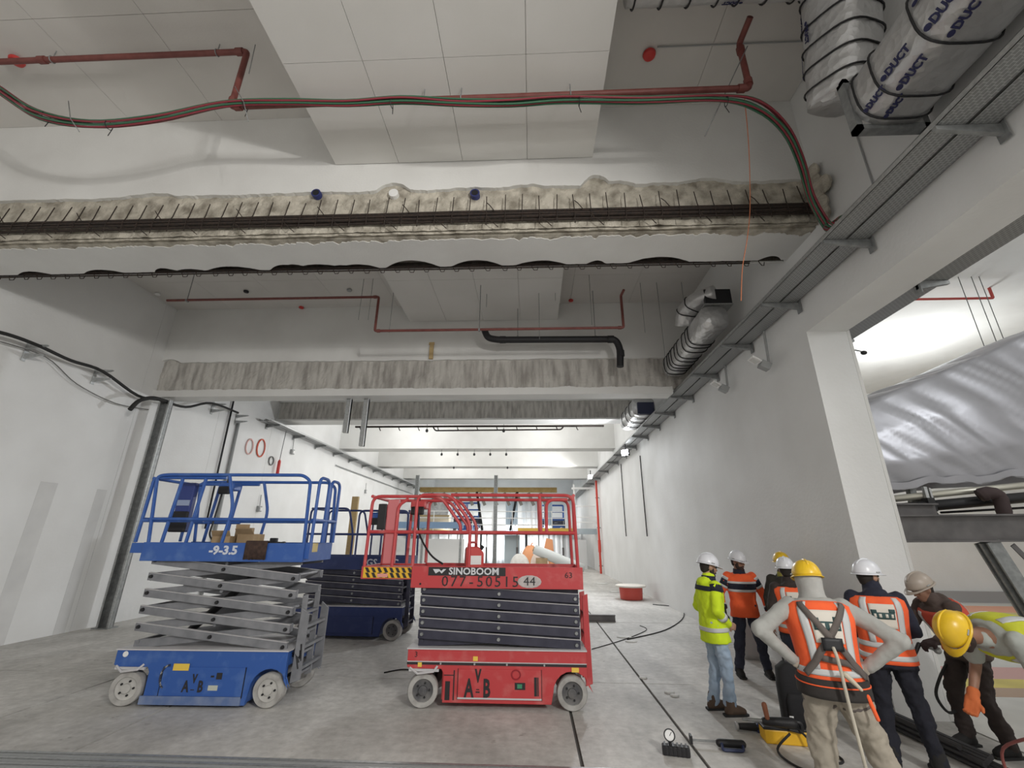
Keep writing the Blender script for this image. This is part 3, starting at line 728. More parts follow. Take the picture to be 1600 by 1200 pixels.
for u0, v0, u1, v1, r, m, lab in ((367, 618, 345, 735, .03, BLACK, 'black cable running down the left wall behind the blue lift'), (373, 660, 356, 740, .05, GREYP, 'grey conduit pipe running down the left wall behind the blue lift')):
    p, q = at(u0, v0, x=XL + .06), at(u1, v1, x=XL + .06); q.y = p.y
    wire(lab, [p, V((q.x, q.y, .3 if r > .04 else 2.2))], r, m, None, 'wall_cable')
def coil(lab, u, v, r, m, k=7, tall=1.35):
    p = at(u, v, x=XL + .03); pts = []
    for i in range(k * 16):
        a = 2 * PI * i / 16; w = 1 + .08 * nz(i * .1, u); pts.append(V((.012 * nz(i * .07, v), math.cos(a) * r * w, math.sin(a) * r * tall * w)) + p)
    tag(MB().tube(pts, .02, 5).build('cord_coil', m, None, True), lab, 'cable coil')
coil('coil of orange-red cord hanging on the left wall', 408, 700, .24, mat('orange_red_cord', (.62, .10, .05), .5))
coil('pale pink coil of cord hanging left of the orange-red one', 390, 698, .2, mat('pale_pink_cord', (.75, .45, .42), .6), 3)
coil('small coil of grey wire hanging from the left tray', 424, 720, .16, GREYC, 4, 1.0)
b = at(436, 725, x=XL + .15); t = thing('fire_extinguisher', 'red hand tool body hanging on a strap from the left tray', 'tool', b)
MB().tube([(0, 0, -.42), (0, 0, -.38), (0, 0, .1), (0, 0, .16)], [.03, .06, .06, .03], 10).build('body', REDPL, t, 40)
MB().tube([(0, 0, .16), (0, .02, .5), (.05, .0, 6.02 - b.z)], .012, 5).build('strap', BLACK, t); t.name = 'hanging_tool'
for u, v, lab in ((455, 706, 'grey socket box on the left wall under the tray, upper'), (403, 795, 'grey socket box on the left wall seen through the blue lift rails'), (570, 768, 'small grey socket box on the left wall near the red lift')):
    p = at(u, v, x=XL); t = thing('socket_box', lab, 'socket', p)
    MB().bx(0, .10, -.1, .1, -.1, .1).build('box', GREYP, t, None, .01); MB().bx(.10, .13, -.06, .06, -.07, .05).build('cover', WHITEP, t, None, .008)
    MB().tube([(.05, 0, .1), (.03, .0, .5)], .012, 5).build('lead', GREYC, t)
for u0, u1, v0, v1, lab in ((543, 553, 616, 665, 'grey steel channel hanging from the second beam, shorter one'), (571, 579, 616, 686, 'grey steel channel hanging from the second beam, longer one')):
    p, q = at((u0 + u1) / 2, v0, y=11.2), at((u0 + u1) / 2, v1, y=11.2)
    t = tag(MB().bx(-.06, .06, -.04, .04, q.z - p.z, .05).bx(-.06, -.05, -.08, .04, q.z - p.z, .05).bx(.05, .06, -.08, .04, q.z - p.z, .05).build('hanging_channel', GALV), lab, 'channel'); t.location = (p.x, p.y, 5.45)
p = at(674, 550, y=10.75); t = tag(MB().bx(-.05, .05, -.03, .03, -.2, .25).bx(-.07, .07, -.04, .0, .2, .27).build('timber_offcut', WOOD), 'short timber offcut stuck above the second beam band', 'timber'); t.location = p
# little dark pendants under the plain beams
for i, (u, v, y) in enumerate(((667, 673, 17.9), (787, 673, 17.9), (690, 710, 23.0), (715, 710, 23.0), (741, 710, 23.0), (766, 710, 23.0), (791, 710, 23.0), (709, 731, 29.0), (793, 731, 29.0))):
    p = at(u, v, y=y if y < 18 else {23.0: 22.9, 29.0: 28.675}[y]); top = ZC
    t = thing('pendant', 'dark pendant hanging behind the third beam, %s one' % ('left' if i == 0 else 'right') if i < 2 else ('small dark pendant under the nearest plain beam, %s from the left' % ORD[i - 2] if i < 7 else 'small dark fitting on the second plain beam, %s one' % ('left' if i == 7 else 'right')), 'pendant', p, group='dark pendants behind the third beam' if i < 2 else 'dark fittings on the far beams')
    MB().lathe([(.02, .08), (.06, .03), (.06, -.04), (.02, -.07)], None, 10).build('body', BLACK, t, 40)
    MB().tube([(0, 0, .08), (0, 0, top - p.z)] if i < 2 else ([(0, 0, .06), (0, 0, 6.37 - p.z)] if y == 23.0 else [(0, 0, .08), (0, .045, .12)]), .012, 5).build('stem', GREYC, t)
# ================================================================== SCISSOR LIFTS
def paint(name, c, worn):
    return mat(name, c, .42, c2=worn, scale=5, detail=8, lo=.52, hi=.85, bump=.05, bscale=30)
RED = paint('red_lift_paint', (.50, .05, .055), (.56, .17, .16))
BLUE = paint('blue_lift_paint', (.03, .10, .36), (.10, .19, .44))
NAVY = paint('navy_lift_paint', (.02, .035, .13), (.05, .07, .18))
SCNAVY = mat('dark_scissor_steel', (.025, .025, .045), .5, c2=(.045, .045, .07), scale=6)
SCGREY = mat('grey_scissor_steel', (.17, .175, .19), .5, c2=(.24, .245, .26), scale=6)
EDGE = mat('bare_edge', (.55, .54, .55), .5)
TYRE = mat('dusty_grey_tyre', (.30, .29, .275), .85, c2=(.44, .43, .41), scale=9)
HUBD = mat('dark_hub', (.07, .07, .075), .6, c2=(.16, .155, .15), scale=8)
HUBL = mat('pale_dusty_hub', (.44, .43, .41), .8, c2=(.54, .53, .5), scale=7)
STENCIL = mat('black_stencil', (.02, .018, .02), .6)

def wheel(parent, x, y, r, w, hub, side=-1, turn=0.0):
    M = Matrix.Translation((x, y, r)) @ Matrix.Rotation(turn, 4, 'Z') @ Matrix.Rotation(-side * PI / 2, 4, 'X')
    # local +z points outwards
    o = MB().lathe([(r * .62, -w / 2), (r * .96, -w / 2), (r, -w / 2 + .015), (r, w / 2 - .015), (r * .95, w / 2), (r * .68, w / 2), (r * .66, w / 2 - .02)], M, 32, False).build('wheel', TYRE, parent, 40)
    MB().lathe([(r * .67, -w / 2 + .005), (r * .67, w / 2 - .018), (r * .5, w / 2 - .03), (r * .3, w / 2 - .025), (r * .27, w / 2 + .0), (r * .0 + .01, w / 2 + .004)], M, 24).build('hub', hub, o, 40)
    for k in range(5):
        a = 2 * PI * k / 5; q = M @ V((r * .42 * math.cos(a), r * .42 * math.sin(a), w / 2 - .028)); e = M @ V((r * .42 * math.cos(a), r * .42 * math.sin(a), w / 2 - .012))
        MB().cyl(q, e, .013, None, 6).build('lug_nut', BLACK, o)
    return o

def rail_set(t, paintm, paths, r=.023, name='guard_rail'):
    for p in paths:
        MB().tube(fillet(p, .12, 5), r, 8).build(name, paintm, t, 40)

def scissor_lift(label, loc, rz, pm, sm, hub, L=2.27, W=.86, z0=.69, zd=1.36, dh=.27, n=5, ah=.105, fold=0.0, ext=.73, bolts=True, group=None, detail=True, arches='rear', top=2.56, skirt=.07):
    """local x 0..L along the near side, y 0..W, z up"""
    t = thing('scissor_lift', label, 'scissor lift', loc, rz, group)
    r = .19; wx0, wx1 = .21, L - .19
    # --- chassis
    def arc(cx, rr, a0, a1, k=9): return [(cx + rr * math.cos(math.radians(a0 + (a1 - a0) * i / k)), r + rr * math.sin(math.radians(a0 + (a1 - a0) * i / k))) for i in range(k + 1)]
    prof = [(0, z0 - .04), (0, .45), (.05, .43), (.44, .43), (.47, .38), (.47, skirt)]
    prof += [(wx1 - .26, skirt)] + arc(wx1, .235, 180, 15) + [(L, .3), (L, z0 - .04)]
    body = MB().prism(prof, 0, .05, 'xz').prism(prof, W - .05, W, 'xz').bx(.45, L - .45, .04, W - .04, skirt + .02, .44).bx(0.02, L - .02, .03, W - .03, .44, z0 - .06).build('chassis', pm, t, None, .006)
    MB().bx(-.01, L + .01, -.012, W + .012, z0 - .045, z0 - .03).build('top_flange', EDGE if detail else pm, t)
    for x, tn in ((wx0, .16), (wx1, 0)):
        wheel(t, x, .07, r, .13, hub, -1, tn if detail else 0); wheel(t, x, W - .07, r, .13, hub, 1, tn if detail else 0)
    if detail:
        MB().bx(wx0 - .05, wx0 + .05, .12, W - .12, .14, .24).build('axle', BLACK, t); MB().bx(wx1 - .04, wx1 + .04, .12, W - .12, .15, .23).build('axle', BLACK, t)
        dp = MB().bx(.66, 1.70, -.012, .0, .125, .435).build('service_door', pm, t, None, .004)
        MB().bx(.655, .66, -.014, .002, .11, .44).bx(1.70, 1.706, -.014, .002, .11, .44).build('door_gap', BLACK, t)
        MB().bx(wx0 - .18, wx0 + .2, -.01, .02, .40, .43).tube([(wx0 - .17, .0, .44), (wx0 - .06, -.04, .385), (wx0 + .14, -.04, .41), (wx0 + .18, -.0, .46)], .014, 6).build('tie_rod', EDGE, t)
    # --- ladder on the right-hand end
    for y in (.18, .56): lo = MB().prism([(L + .0, .22), (L + .09, .25), (L + .07, z0 + .6), (L + .0, z0 + .58)], y, y + .025, 'xz').build('ladder_side', pm if detail and pm is RED else sm, t, None, .005)
    for k in range(4): MB().bx(L + .015, L + .075, .2, .57, .3 + k * .24, .33 + k * .24).build('rung', pm if pm is RED else sm, lo)
    # --- scissor arms
    hz = (zd - z0) / n; a0, a1 = .10, L - .06
    drop = hz * .55 if fold == 0 else fold
    for side in (0, 1):
        ya, yb = (.06, .105) if side == 0 else (W - .105, W - .06)
        yi, yj = (.115, .16) if side == 0 else (W - .16, W - .115)
        for k in range(n):
            zc = z0 + hz * (k + .5)
            zl, zr = zc + drop / 2, zc - drop / 2
            arm = MB().prism([(a0, zl - ah / 2), (a0, zl + ah / 2), (a1, zr + ah / 2), (a1, zr - ah / 2)], ya, yb, 'xz').build('scissor_arm', sm, t, None, .004)
            MB().prism([(a0, zl + ah / 2), (a0, zl + ah / 2 + .006), (a1, zr + ah / 2 + .006), (a1, zr + ah / 2)], ya - .004, yb, 'xz').build('arm_edge', EDGE, arm)
            arm2 = MB().prism([(a0, zr - ah / 2), (a0, zr + ah / 2), (a1, zl + ah / 2), (a1, zl - ah / 2)], yi, yj, 'xz').build('scissor_arm', sm, t)
            if bolts:
                for x, zz in ((a0 + .05, zl - (.0 if fold else .0)), ((a0 + a1) / 2, zc), (a1 - .05, zr)):
                    y0 = ya if side == 0 else yb; s = -1 if side == 0 else 1
                    MB().cyl((x, y0, zz), (x, y0 + s * .025, zz), .024, .02, 10).build('pivot_pin', GALVD if sm is SCNAVY else BLACK, arm)
    for k in range(n + 1):
        zc = z0 + hz * k
        for x in ((a0 + .05, a1 - .05) if k % 2 == 0 else ((a0 + a1) / 2,)):
            MB().cyl((x, .1, min(zc + .03, zd - .03)), (x, W - .1, min(zc + .03, zd - .03)), .022, None, 8).build('cross_tube', sm, t)
    MB().tube([((a0 + a1) / 2 - .6, W / 2, z0 + .06), ((a0 + a1) / 2 + .3, W / 2, zd - .12)], .05, 12).build('lift_cylinder', BLACK, t, 40)
    # --- platform
    z1 = zd + dh
    MB().bx(-.03, L, 0, .03, zd, z1).build('deck_side', pm, t, None, .005)
    MB().bx(-.03, L, W - .03, W, zd, z1).build('deck_side', pm, t, None, .005)
    MB().bx(L - .03, L, .03, W - .03, zd, z1).build('deck_end', pm, t)
    MB().bx(0, L - .03, .03, W - .03, z1 - .09, z1 - .06).build('deck_floor', GALVD, t)
    if ext:
        MB().bx(-ext, -.02, .035, .065, zd + .1, z1 - .01).build('extension_side', pm, t, None, .004)
        MB().bx(-ext, -.02, W - .065, W - .035, zd + .1, z1 - .01).build('extension_side', pm, t, None, .004)
        MB().bx(-ext, -ext + .03, .065, W - .065, zd + .1, z1 - .01).build('extension_end', pm, t)
        MB().bx(-ext, 0, .065, W - .065, z1 - .06, z1 - .04).build('extension_floor', GALVD, t)
    zm = z1 + (top - z1) * .47
    return t, z1, zm

M_FRONT = lambda x, y, z: frame((x, y, z), (1, 0, 0), (0, 0, 1))   # lettering read from the near side
# ---------------- red lift in the middle
rl, z1, zm = scissor_lift('red scissor lift with lowered dark scissor pack, standing in the middle', (-1.60, 6.40, 0), math.radians(.4), RED, SCNAVY, HUBD, fold=.10)
top = 2.57; W = .86
for y in (.02, W - .02):
    rail_set(rl, RED, [[(-.03, y, z1), (-.03, y, top), (.45, y, top), (.74, y, zm + .13), (.74, y, z1)],
                       [(.45, y, top), (2.18, y, top), (2.21, y, z1)],
                       [(1.71, y, top), (1.72, y, zm)], [(-.03, y, zm), (2.2, y, zm)]])
    e = y + (.03 if y < .4 else -.03)
    rail_set(rl, RED, [[(-.70, e, z1 - .02), (-.68, e, top - .02), (.30, e, top - .02), (.60, e, zm + .1), (.60, e, zm)], [(-.70, e, zm), (.02, e, zm)], [(-.32, e, z1 - .02), (-.30, e, top - .14), (-.16, e, top - .05)]])
for x, tp in ((-.69, top - .02), (2.19, top)):
    rail_set(rl, RED, [[(x, .05, tp), (x, W - .05, tp)], [(x, .05, zm), (x, W - .05, zm)]])
rail_set(rl, RED, [[(1.80, .02, zm), (1.80, .02, top - .06), (2.1, .02, top - .06)]])
gate = MB().bx(2.16, 2.2, .02, .06, zm, top).build('gate_post', RED, rl)
MB().bx(-.60, -.48, .08, .12, zm + .03, top - .12).build('document_box', BLACK, rl, None, .01)
MB().bx(-.46, -.30, .06, .14, z1 + .02, top - .06).build('end_panel', mat('pink_red_panel', (.55, .16, .17), .5), rl, None, .01)
cb = MB().bx(-.26, -.02, .55, .75, top - .16, top - .04).build('control_box', RED, rl, None, .02)
MB().cyl((-.14, .6, top - .05), (-.13, .58, top + .06), .018, .014, 8).build('joystick', BLACK, cb)
MB().bx(-.24, -.04, .5, .56, top - .25, top - .13).build('control_hood', BLACK, cb, None, .02)
MB().tube(spline([(-.15, .6, top - .2), (-.1, .55, zm), (.1, .5, zm - .3), (.3, .5, z1)], 5), .014, 6).build('control_lead', BLACK, rl)
# lettering and marks on the red lift
plate = MB().bx(.20, 1.24, -.006, .0, z1 - .115, z1 - .01).build('name_plate', STENCIL, rl)
LET = mat('pale_lettering', (.62, .63, .66), .5)
text('lettering', 'SINOBOOM', .122, rl, M_FRONT(.815, -.007, z1 - .063), LET, .002, 1.05, bold=.003)
MB().prism([(.26, z1 - .035), (.30, z1 - .09), (.35, z1 - .06), (.38, z1 - .09), (.44, z1 - .035), (.40, z1 - .035), (.375, z1 - .06), (.345, z1 - .035)], -.009, -.004, 'xz').build('emblem', LET, rl)
for i, ch in enumerate('077-50515'): text('stencil_digit', ch, .185, rl, M_FRONT(.43 + i * .118, -.003, z1 - .19), STENCIL, .002, 1.05)
MB().lathe([(.16, 0), (.15, .004)], M_FRONT(1.56, -.001, z1 - .18) @ Matrix.Diagonal((1, .5, 1, 1)), 14).build('paint_patch', mat('grey_paint_patch', (.42, .38, .37), .7, c2=(.55, .5, .49), scale=14), rl)
text('stencil_number', '44', .15, rl, M_FRONT(1.56, -.007, z1 - .18), STENCIL, .002, 1.1)
text('stencil_number', '63', .10, rl, M_FRONT(2.08, -.003, z1 - .10), STENCIL, .002, 1.1)
text('stencil_number', '3', .085, rl, M_FRONT(.11, -.003, .585), STENCIL, .002)
for body, x, z, s in (('A', .80, .225, .27), ('V', .91, .36, .19), ('B', 1.02, .225, .27)):
    text('stencil_letter', body, s, rl, M_FRONT(x, -.014, z), STENCIL, .002, .6, bold=.009)
MB().bx(.885, .935, -.015, -.012, .185, .20).bx(.89, .93, -.015, -.012, .215, .225).build('stencil_mark', STENCIL, rl)
MB().bx(1.61, 1.645, -.015, -.012, .16, .36).bx(1.65, 1.665, -.015, -.012, .16, .36).build('stencil_mark', STENCIL, rl)
MB().bx(1.37, 1.50, -.016, -.012, .225, .30).build('sticker', STENCIL, rl); MB().bx(1.40, 1.46, -.018, -.015, .24, .285).build('sticker_print', mat('green_print', (.05, .25, .13), .5), rl)
MB().tube([(1.385 + .055 * math.cos(a * PI / 8), -.015, .385 + .05 * math.sin(a * PI / 8)) for a in range(17)], .009, 6).build('ring_mark', mat('dark_red_mark', (.3, .02, .03), .5), rl)
MB().bx(.66, 1.70, -.02, -.011, .118, .135).build('door_lip', EDGE, rl)
MB().bx(0, L_ := 2.27, -.004, .0, .475, .505).build('black_band', STENCIL, rl)
MB().bx(0, 2.27, -.006, .0, .505, .515).build('pale_line', EDGE, rl)
for x in (.43, .86, 1.27, 1.74): MB().cyl((x, -.003, .49), (x, -.012, .49), .012, None, 8).build('rivet', GALV, rl)
for x, z, w in ((.14, .45, .05), (.84, .525, .06), (2.08, .42, .09)): MB().bx(x, x + w, -.007, .0, z, z + .05).build('yellow_label', mat('yellow_label', (.8, .55, .08), .5), rl)
MB().bx(.50, .56, -.004, .0, .10, .3).bx(.6, .615, -.004, 0, .1, .42).bx(.48, .6, -.004, 0, .36, .37).build('stencil_mark', STENCIL, rl)
hz = MB().bx(-.70, -.04, .028, .034, zd0 := 1.475, 1.61).build('hazard_plate', mat('hazard_yellow', (.78, .46, .03), .5), rl)
st = MB()
for k in range(8):
    x = -.68 + k * .083; st.prism([(x, 1.605), (x + .04, 1.605), (x + .075, 1.545), (x + .035, 1.545)], .022, .027, 'xz'); st.prism([(x + .01, 1.54), (x + .05, 1.54), (x + .085, 1.48), (x + .045, 1.48)], .022, .027, 'xz')
st.build('hazard_stripes', STENCIL, hz)
MB().bx(-.5, -.36, .02, .027, 1.485, 1.53).build('sticker', mat('red_white_sticker', (.7, .3, .25), .5), hz)
MB().cyl((.10, .0, z1 - .22), (.10, -.004, z1 - .22), .014, None, 10).build('hole', BLACK, rl)
# red fuel can standing on the red platform
t = thing('jerry_can', 'red jerry can standing on the deck of the red lift', 'can', (-1.60 + .75, 6.9, 1.572), .3)
MB().prism([(-.13, 0), (.13, 0), (.13, .22), (.05, .30), (-.11, .30), (-.13, .27)], -.08, .08, 'xz').build('body', REDPL, t, None, .015)
MB().tube(fillet([(-.09, 0, .28), (-.09, 0, .36), (.03, 0, .36), (.03, 0, .28)], .04), .015, 6).build('handle', REDPL, t); MB().cyl((.09, 0, .26), (.13, 0, .31), .025, None, 8).build('spout', BLACK, t)
MB().bx(-.09, .09, -.083, -.078, .06, .18).build('label_patch', WHITEP, t)

# ---------------- raised blue lift on the left
bl, z1, zm = scissor_lift('blue scissor lift raised on grey scissor arms, dusty pale wheels', (-5.30, 6.22, 0), math.radians(1.5), BLUE, SCGREY, HUBL, L=2.2, W=.95, z0=.66, zd=1.67, dh=.24, n=5, ah=.095, fold=.215, ext=.22, skirt=.03)
top = 2.83; W = .95; L = 2.2
for y in (.02, W - .02):
    rail_set(bl, BLUE, [[(.02, y, z1), (-.10, y, top - .02), (.05, y, top), (2.02, y, top), (2.14, y, top - .08), (2.18, y, z1)],
                        [(.95, y, top), (1.10, y, zm + .15), (1.04, y, z1)], [(-.05, y, zm), (2.16, y, zm)]])
    e = y + (.03 if y < .4 else -.03)
    rail_set(bl, BLUE, [[(-.19, e, z1), (-.16, e, top - .06), (-.05, e, top - .04), (.9, e, top - .04)], [(.18, e, z1), (.26, e, top - .04)], [(.52, e, z1), (.6, e, top - .04)], [(-.19, e, zm - .02), (.7, e, zm - .02)]])
rail_set(bl, BLUE, [[(-.17, .05, top - .05), (-.17, W - .05, top - .05)], [(-.18, .05, zm), (-.18, W - .05, zm)]])
rail_set(bl, BLUE, [[(2.24, .1, z1), (2.24, .1, top - .02), (2.24, .45, top - .02), (2.24, .45, z1)], [(2.24, .52, z1), (2.24, .52, top - .02), (2.24, .85, top - .02), (2.24, .85, z1)], [(2.24, .1, zm), (2.24, .85, zm)], [(2.2, .1, zm + .0), (2.24, .1, zm)]], name='gate_rail')
MB().bx(2.18, 2.26, .04, .12, z1 - .2, z1).build('gate_hinge', BLUE, bl)
cp = MB().bx(.05, .28, .3, .40, zm - .17, top - .08).build('control_panel', mat('deep_blue_plastic', (.03, .05, .2), .5), bl, None, .02)
MB().bx(.04, .29, .27, .31, zm - .17, zm + .12).build('battery_pouch', BLACK, cp, None, .02); MB().bx(.08, .26, .285, .30, zm + .2, zm + .28).build('panel_print', mat('pale_blue_print', (.3, .36, .5), .5), cp)
cb = MB().bx(.42, .66, .62, .82, top - .16, top - .04).build('control_box', BLUE, bl, None, .02)
MB().bx(.45, .63, .57, .63, top - .22, top - .1).build('control_hood', BLACK, cb, None, .02); MB().cyl((.5, .7, top - .05), (.5, .7, top + .05), .016, None, 8).build('joystick', BLACK, cb)
MB().tube(spline([(.45, .7, top - .16), (.42, .68, zm), (.46, .6, z1 + .1), (.6, .55, z1)], 5), .013, 6).build('control_lead', BLACK, bl)
MB().bx(2.2, 2.206, .14, .42, z1 - .12, z1 - .0).build('yellow_label', mat('dull_yellow_label', (.62, .50, .20), .6), bl)
text('paint_number', '-9-3.5', .15, bl, M_FRONT(1.10, -.004, z1 - .10), mat('pale_paint', (.6, .63, .7), .6), .002, 1.1, bold=.006)
rg = MB(); random.seed(5)
nxr = 14
vs = []; fs = []
for i in range(nxr + 1):
    x = 1.40 + .30 * i / nxr
    for z, yy in ((z1 + .02, .04), (z1 + .03, .0), (z1 + .02, -.02), (z1 - .1, -.022), (z1 - .21 - .015 * nz(i * .9), -.018)): vs.append((x, yy + .012 * nz(i * 1.1, z * 5), z))
for i in range(nxr):
    for k in range(4): a = i * 5 + k; fs.append((a, a + 1, a + 6, a + 5))
rag = rg.add(vs, fs).build('rag', mat('dark_brown_cloth', (.035, .02, .016), .9, c2=(.07, .04, .03), scale=20), None, True); so = rag.modifiers.new('thick', 'SOLIDIFY'); so.thickness = .008
rag.location = (-5.30, 6.22, 0); rag.rotation_euler = (0, 0, math.radians(1.5)); tag(rag, 'dark brown cloth hung over the deck edge of the blue lift', 'cloth')
for body, x, z, s in (('A', .985, .225, .17), ('V', 1.08, .31, .13), ('B', 1.17, .225, .17)):
    text('stencil_letter', body, s, bl, M_FRONT(x, -.014, z), STENCIL, .002, .7, bold=.005)
MB().bx(1.055, 1.1, -.015, -.012, .19, .2).build('stencil_mark', STENCIL, bl)
MB().bx(.78, .98, -.017, -.011, .40, .475).build('yellow_label', mat('yellow_label', (.8, .55, .08), .5), bl)
MB().tube([(.74 + .1 * math.cos(math.radians(a)), -.014, .33 + .13 * math.sin(math.radians(a))) for a in range(95, 260, 15)], .011, 6).build('worn_ring_mark', mat('worn_dark_mark', (.03, .035, .06), .7, c2=(.4, .4, .38), scale=18, lo=.5, hi=.6), bl)
MB().bx(1.28, 1.32, -.016, -.012, .33, .35).bx(1.35, 1.42, -.016, -.012, .31, .38).build('stencil_mark', STENCIL, bl); MB().bx(1.27, 1.39, -.015, -.012, .19, .245).build('sticker', mat('pale_sticker', (.5, .52, .45), .6), bl)
MB().bx(.44, 1.70, -.02, -.0, .035, .125).build('skirt_plate', mat('dusty_blue', (.10, .16, .33), .7, c2=(.2, .25, .38), scale=7), bl)
MB().lathe([(.035, 0), (.03, .01)], M_FRONT(.12, -.002, .57), 12).build('lamp_lens', WHITEP, bl)
for k in range(5): MB().tube(spline([(2.0 + .05 * k, .2, .52 + .02 * k), (2.2 + .03 * k, .14, .62 - .05 * k), (2.3, .12, .4 + .07 * k)], 5), .012, 5).build('hydraulic_hose', BLACK, bl)
for y in (.12, .75): lo = MB().prism([(2.22, .24), (2.34, .28), (2.34, 1.02), (2.24, 1.1)], y, y + .03, 'xz').build('ladder_side', SCGREY, bl)
for z in (.38, .62, .86): MB().bx(2.26, 2.33, .15, .75, z, z + .035).build('rung', SCGREY, lo)
# cardboard boxes on the blue deck
dz = 1.67 + .24 - .06 + .005
for x, y, s, r, lab in ((-4.48, 6.62, (.24, .2, .14), .2, 'small cardboard box on the blue lift deck, left one'), (-4.12, 6.68, (.3, .2, .17), -.25, 'larger cardboard box on the blue lift deck, right one')):
    t = thing('cardboard_box', lab, 'box', (x, y, dz), r)
    MB().bx(-s[0] / 2, s[0] / 2, -s[1] / 2, s[1] / 2, 0, s[2]).build('carton', CARD, t, None, .004)
    MB().prism([(-s[1] / 2, s[2]), (-s[1] / 2 - .06, s[2] + .07), (-s[1] / 2 - .055, s[2] + .075), (-s[1] / 2 + .006, s[2] + .003)], -s[0] / 2, s[0] / 2, 'yz').build('flap', CARD, t)
    MB().bx(-s[0] / 2 - .001, s[0] / 2 + .001, -.02, .02, -.0 + .002, s[2] + .002).build('tape', mat('brown_tape', (.42, .3, .16), .3), t)
t = thing('cardboard_box', 'open cardboard box standing upright behind the two on the blue deck', 'box', (-4.34, 6.86, dz), .1)
MB().bx(-.1, .1, -.08, .08, 0, .26).build('carton', CARD, t, None, .004); MB().bx(-.1, .1, -.085, -.08, .26, .31).build('flap', CARD, t)
t = thing('cable_heap', 'heap of black leads on the blue lift deck', 'cable', (-3.72, 6.6, dz)); hp = MB(); pts = [(.16 * math.cos(i * .8) * (1 + .4 * nz(i * .5)), .1 * math.sin(i * .8) * (1 + .3 * nz(i * .4, 3)), .03 + .05 * abs(nz(i * .3, 9))) for i in range(40)]
hp.tube(spline(pts, 3), .013, 5).build('lead', BLACK, t, True); MB().bx(-.05, .05, -.03, .03, .04, .12).build('plug', BLACK, t, None, .01)

# ---------------- darker blue lift behind
dl, z1, zm = scissor_lift('dark navy scissor lift parked behind, between the blue and the red one', (-5.0, 10.15, 0), math.radians(-2), NAVY, SCNAVY, HUBD, L=2.3, W=.9, z0=.66, zd=1.33, dh=.27, n=5, fold=.1, ext=0)
top = 2.6; W = .9
for y in (.02, W - .02):
    rail_set(dl, NAVY, [[(.02, y, z1), (.02, y, top), (.9, y, top), (1.05, y, zm), (1.05, y, z1)], [(1.15, y, z1), (1.15, y, top - .05), (2.26, y, top - .05), (2.28, y, z1)], [(0, y, zm), (2.27, y, zm)], [(1.7, y, z1), (1.7, y, top - .05)]])
rail_set(dl, NAVY, [[(2.27, .05, top - .05), (2.27, W - .05, top - .05)], [(2.27, .05, zm), (2.27, W - .05, zm)], [(.02, .05, top), (.02, W - .05, top)]])
cb = MB().bx(1.35, 1.6, .1, .25, top - .25, top - .08).build('control_box', BLUE, dl, None, .02); MB().bx(1.38, 1.57, .06, .11, top - .35, top - .2).build('control_hood', BLACK, cb, None, .01)
text('lettering', 'GS', .2, dl, M_FRONT(1.55, -.004, z1 - .13), mat('pale_paint', (.6, .63, .7), .6), .002, 1.0, bold=.004)
text('lettering', 'AC', .2, dl, M_FRONT(2.0, -.004, z1 - .13), mat('pale_paint', (.6, .63, .7), .6), .002, 1.0, bold=.004)
# ================================================================== FLOOR STRIPES AND THINGS IN THE NEIGHBOURING HALL
for y0, y1, c in ((15.2, 16.6, (.72, .34, .22)), (12.7, 15.2, (.58, .48, .20)), (11.6, 12.7, (.78, .72, .56)), (8.2, 8.9, (.62, .33, .30)), (7.75, 8.2, (.72, .58, .06)), (7.35, 7.75, (.42, .27, .17))):
    MB().bx(4.93, 19.6, y0, y1, 0, .004).build('floor_stripe', mat('stripe_%d' % int(y0 * 100), c, .5), floor)
struct(MB().bx(4.93, 19.6, 17.45, 17.6, 0, .35).build('baseboard_neighbour', mat('grey_skirting', (.35, .34, .34), .6)), 'grey skirting of the neighbouring hall')
SHEET = foil_material('silver_plastic_sheet', (.50, .50, .54), .36, 2.2, .15)
# machine under a silver sheet, carried by a steel frame
mw = thing('wrapped_machine', 'long machine wrapped in wrinkled silver plastic sheet on a steel frame', 'machine', (6, 8, 2.7))
def sheet_pt(s, a):
    """s along the length 0..1, a around the section 0..1 (front bottom -> front top -> back top -> back bottom)"""
    x = -.35 + 6.4 * s; zb = .1 + .5 * s; zt = 1.55 + 2.6 * s
    prof = [(0, zb), (-.12, zb + (zt - zb) * .25), (-.05, zb + (zt - zb) * .6), (.15, zt - .1), (.6, zt), (1.6, zt - .02), (1.9, zt - .3), (1.9, zb)]
    q = a * (len(prof) - 1); i = min(int(q), len(prof) - 2); f = q - i
    y = prof[i][0] * (1 - f) + prof[i + 1][0] * f; z = prof[i][1] * (1 - f) + prof[i + 1][1] * f
    w = .10 * nz(s * 4 + a * 2, a * 2.5, 1) + .07 * abs(nz(s * 9 + a * 5, a * 1.6, 4)) + .05 * abs(nz(s * 22 + a * 16, a * 2.5, 8)) * (1.2 - a)
    edge = min(1, a * 6)
    return V((x + .05 * nz(a * 8, s * 3), y - w * 1.2, z + w * .7 - (.06 * nz(s * 14, 0, 5) + .10 * abs(nz(s * 5, 9))) * (1 - edge)))
ns, na = 150, 64
vs = [sheet_pt(i / ns, j / na) for i in range(ns + 1) for j in range(na + 1)]
fs = [(i * (na + 1) + j, i * (na + 1) + j + 1, (i + 1) * (na + 1) + j + 1, (i + 1) * (na + 1) + j) for i in range(ns) for j in range(na)]
fs.append(tuple(range(na + 1))); fs.append(tuple(ns * (na + 1) + j for j in range(na, -1, -1)))
MB().add(vs, fs).build('plastic_sheet', SHEET, mw, True)
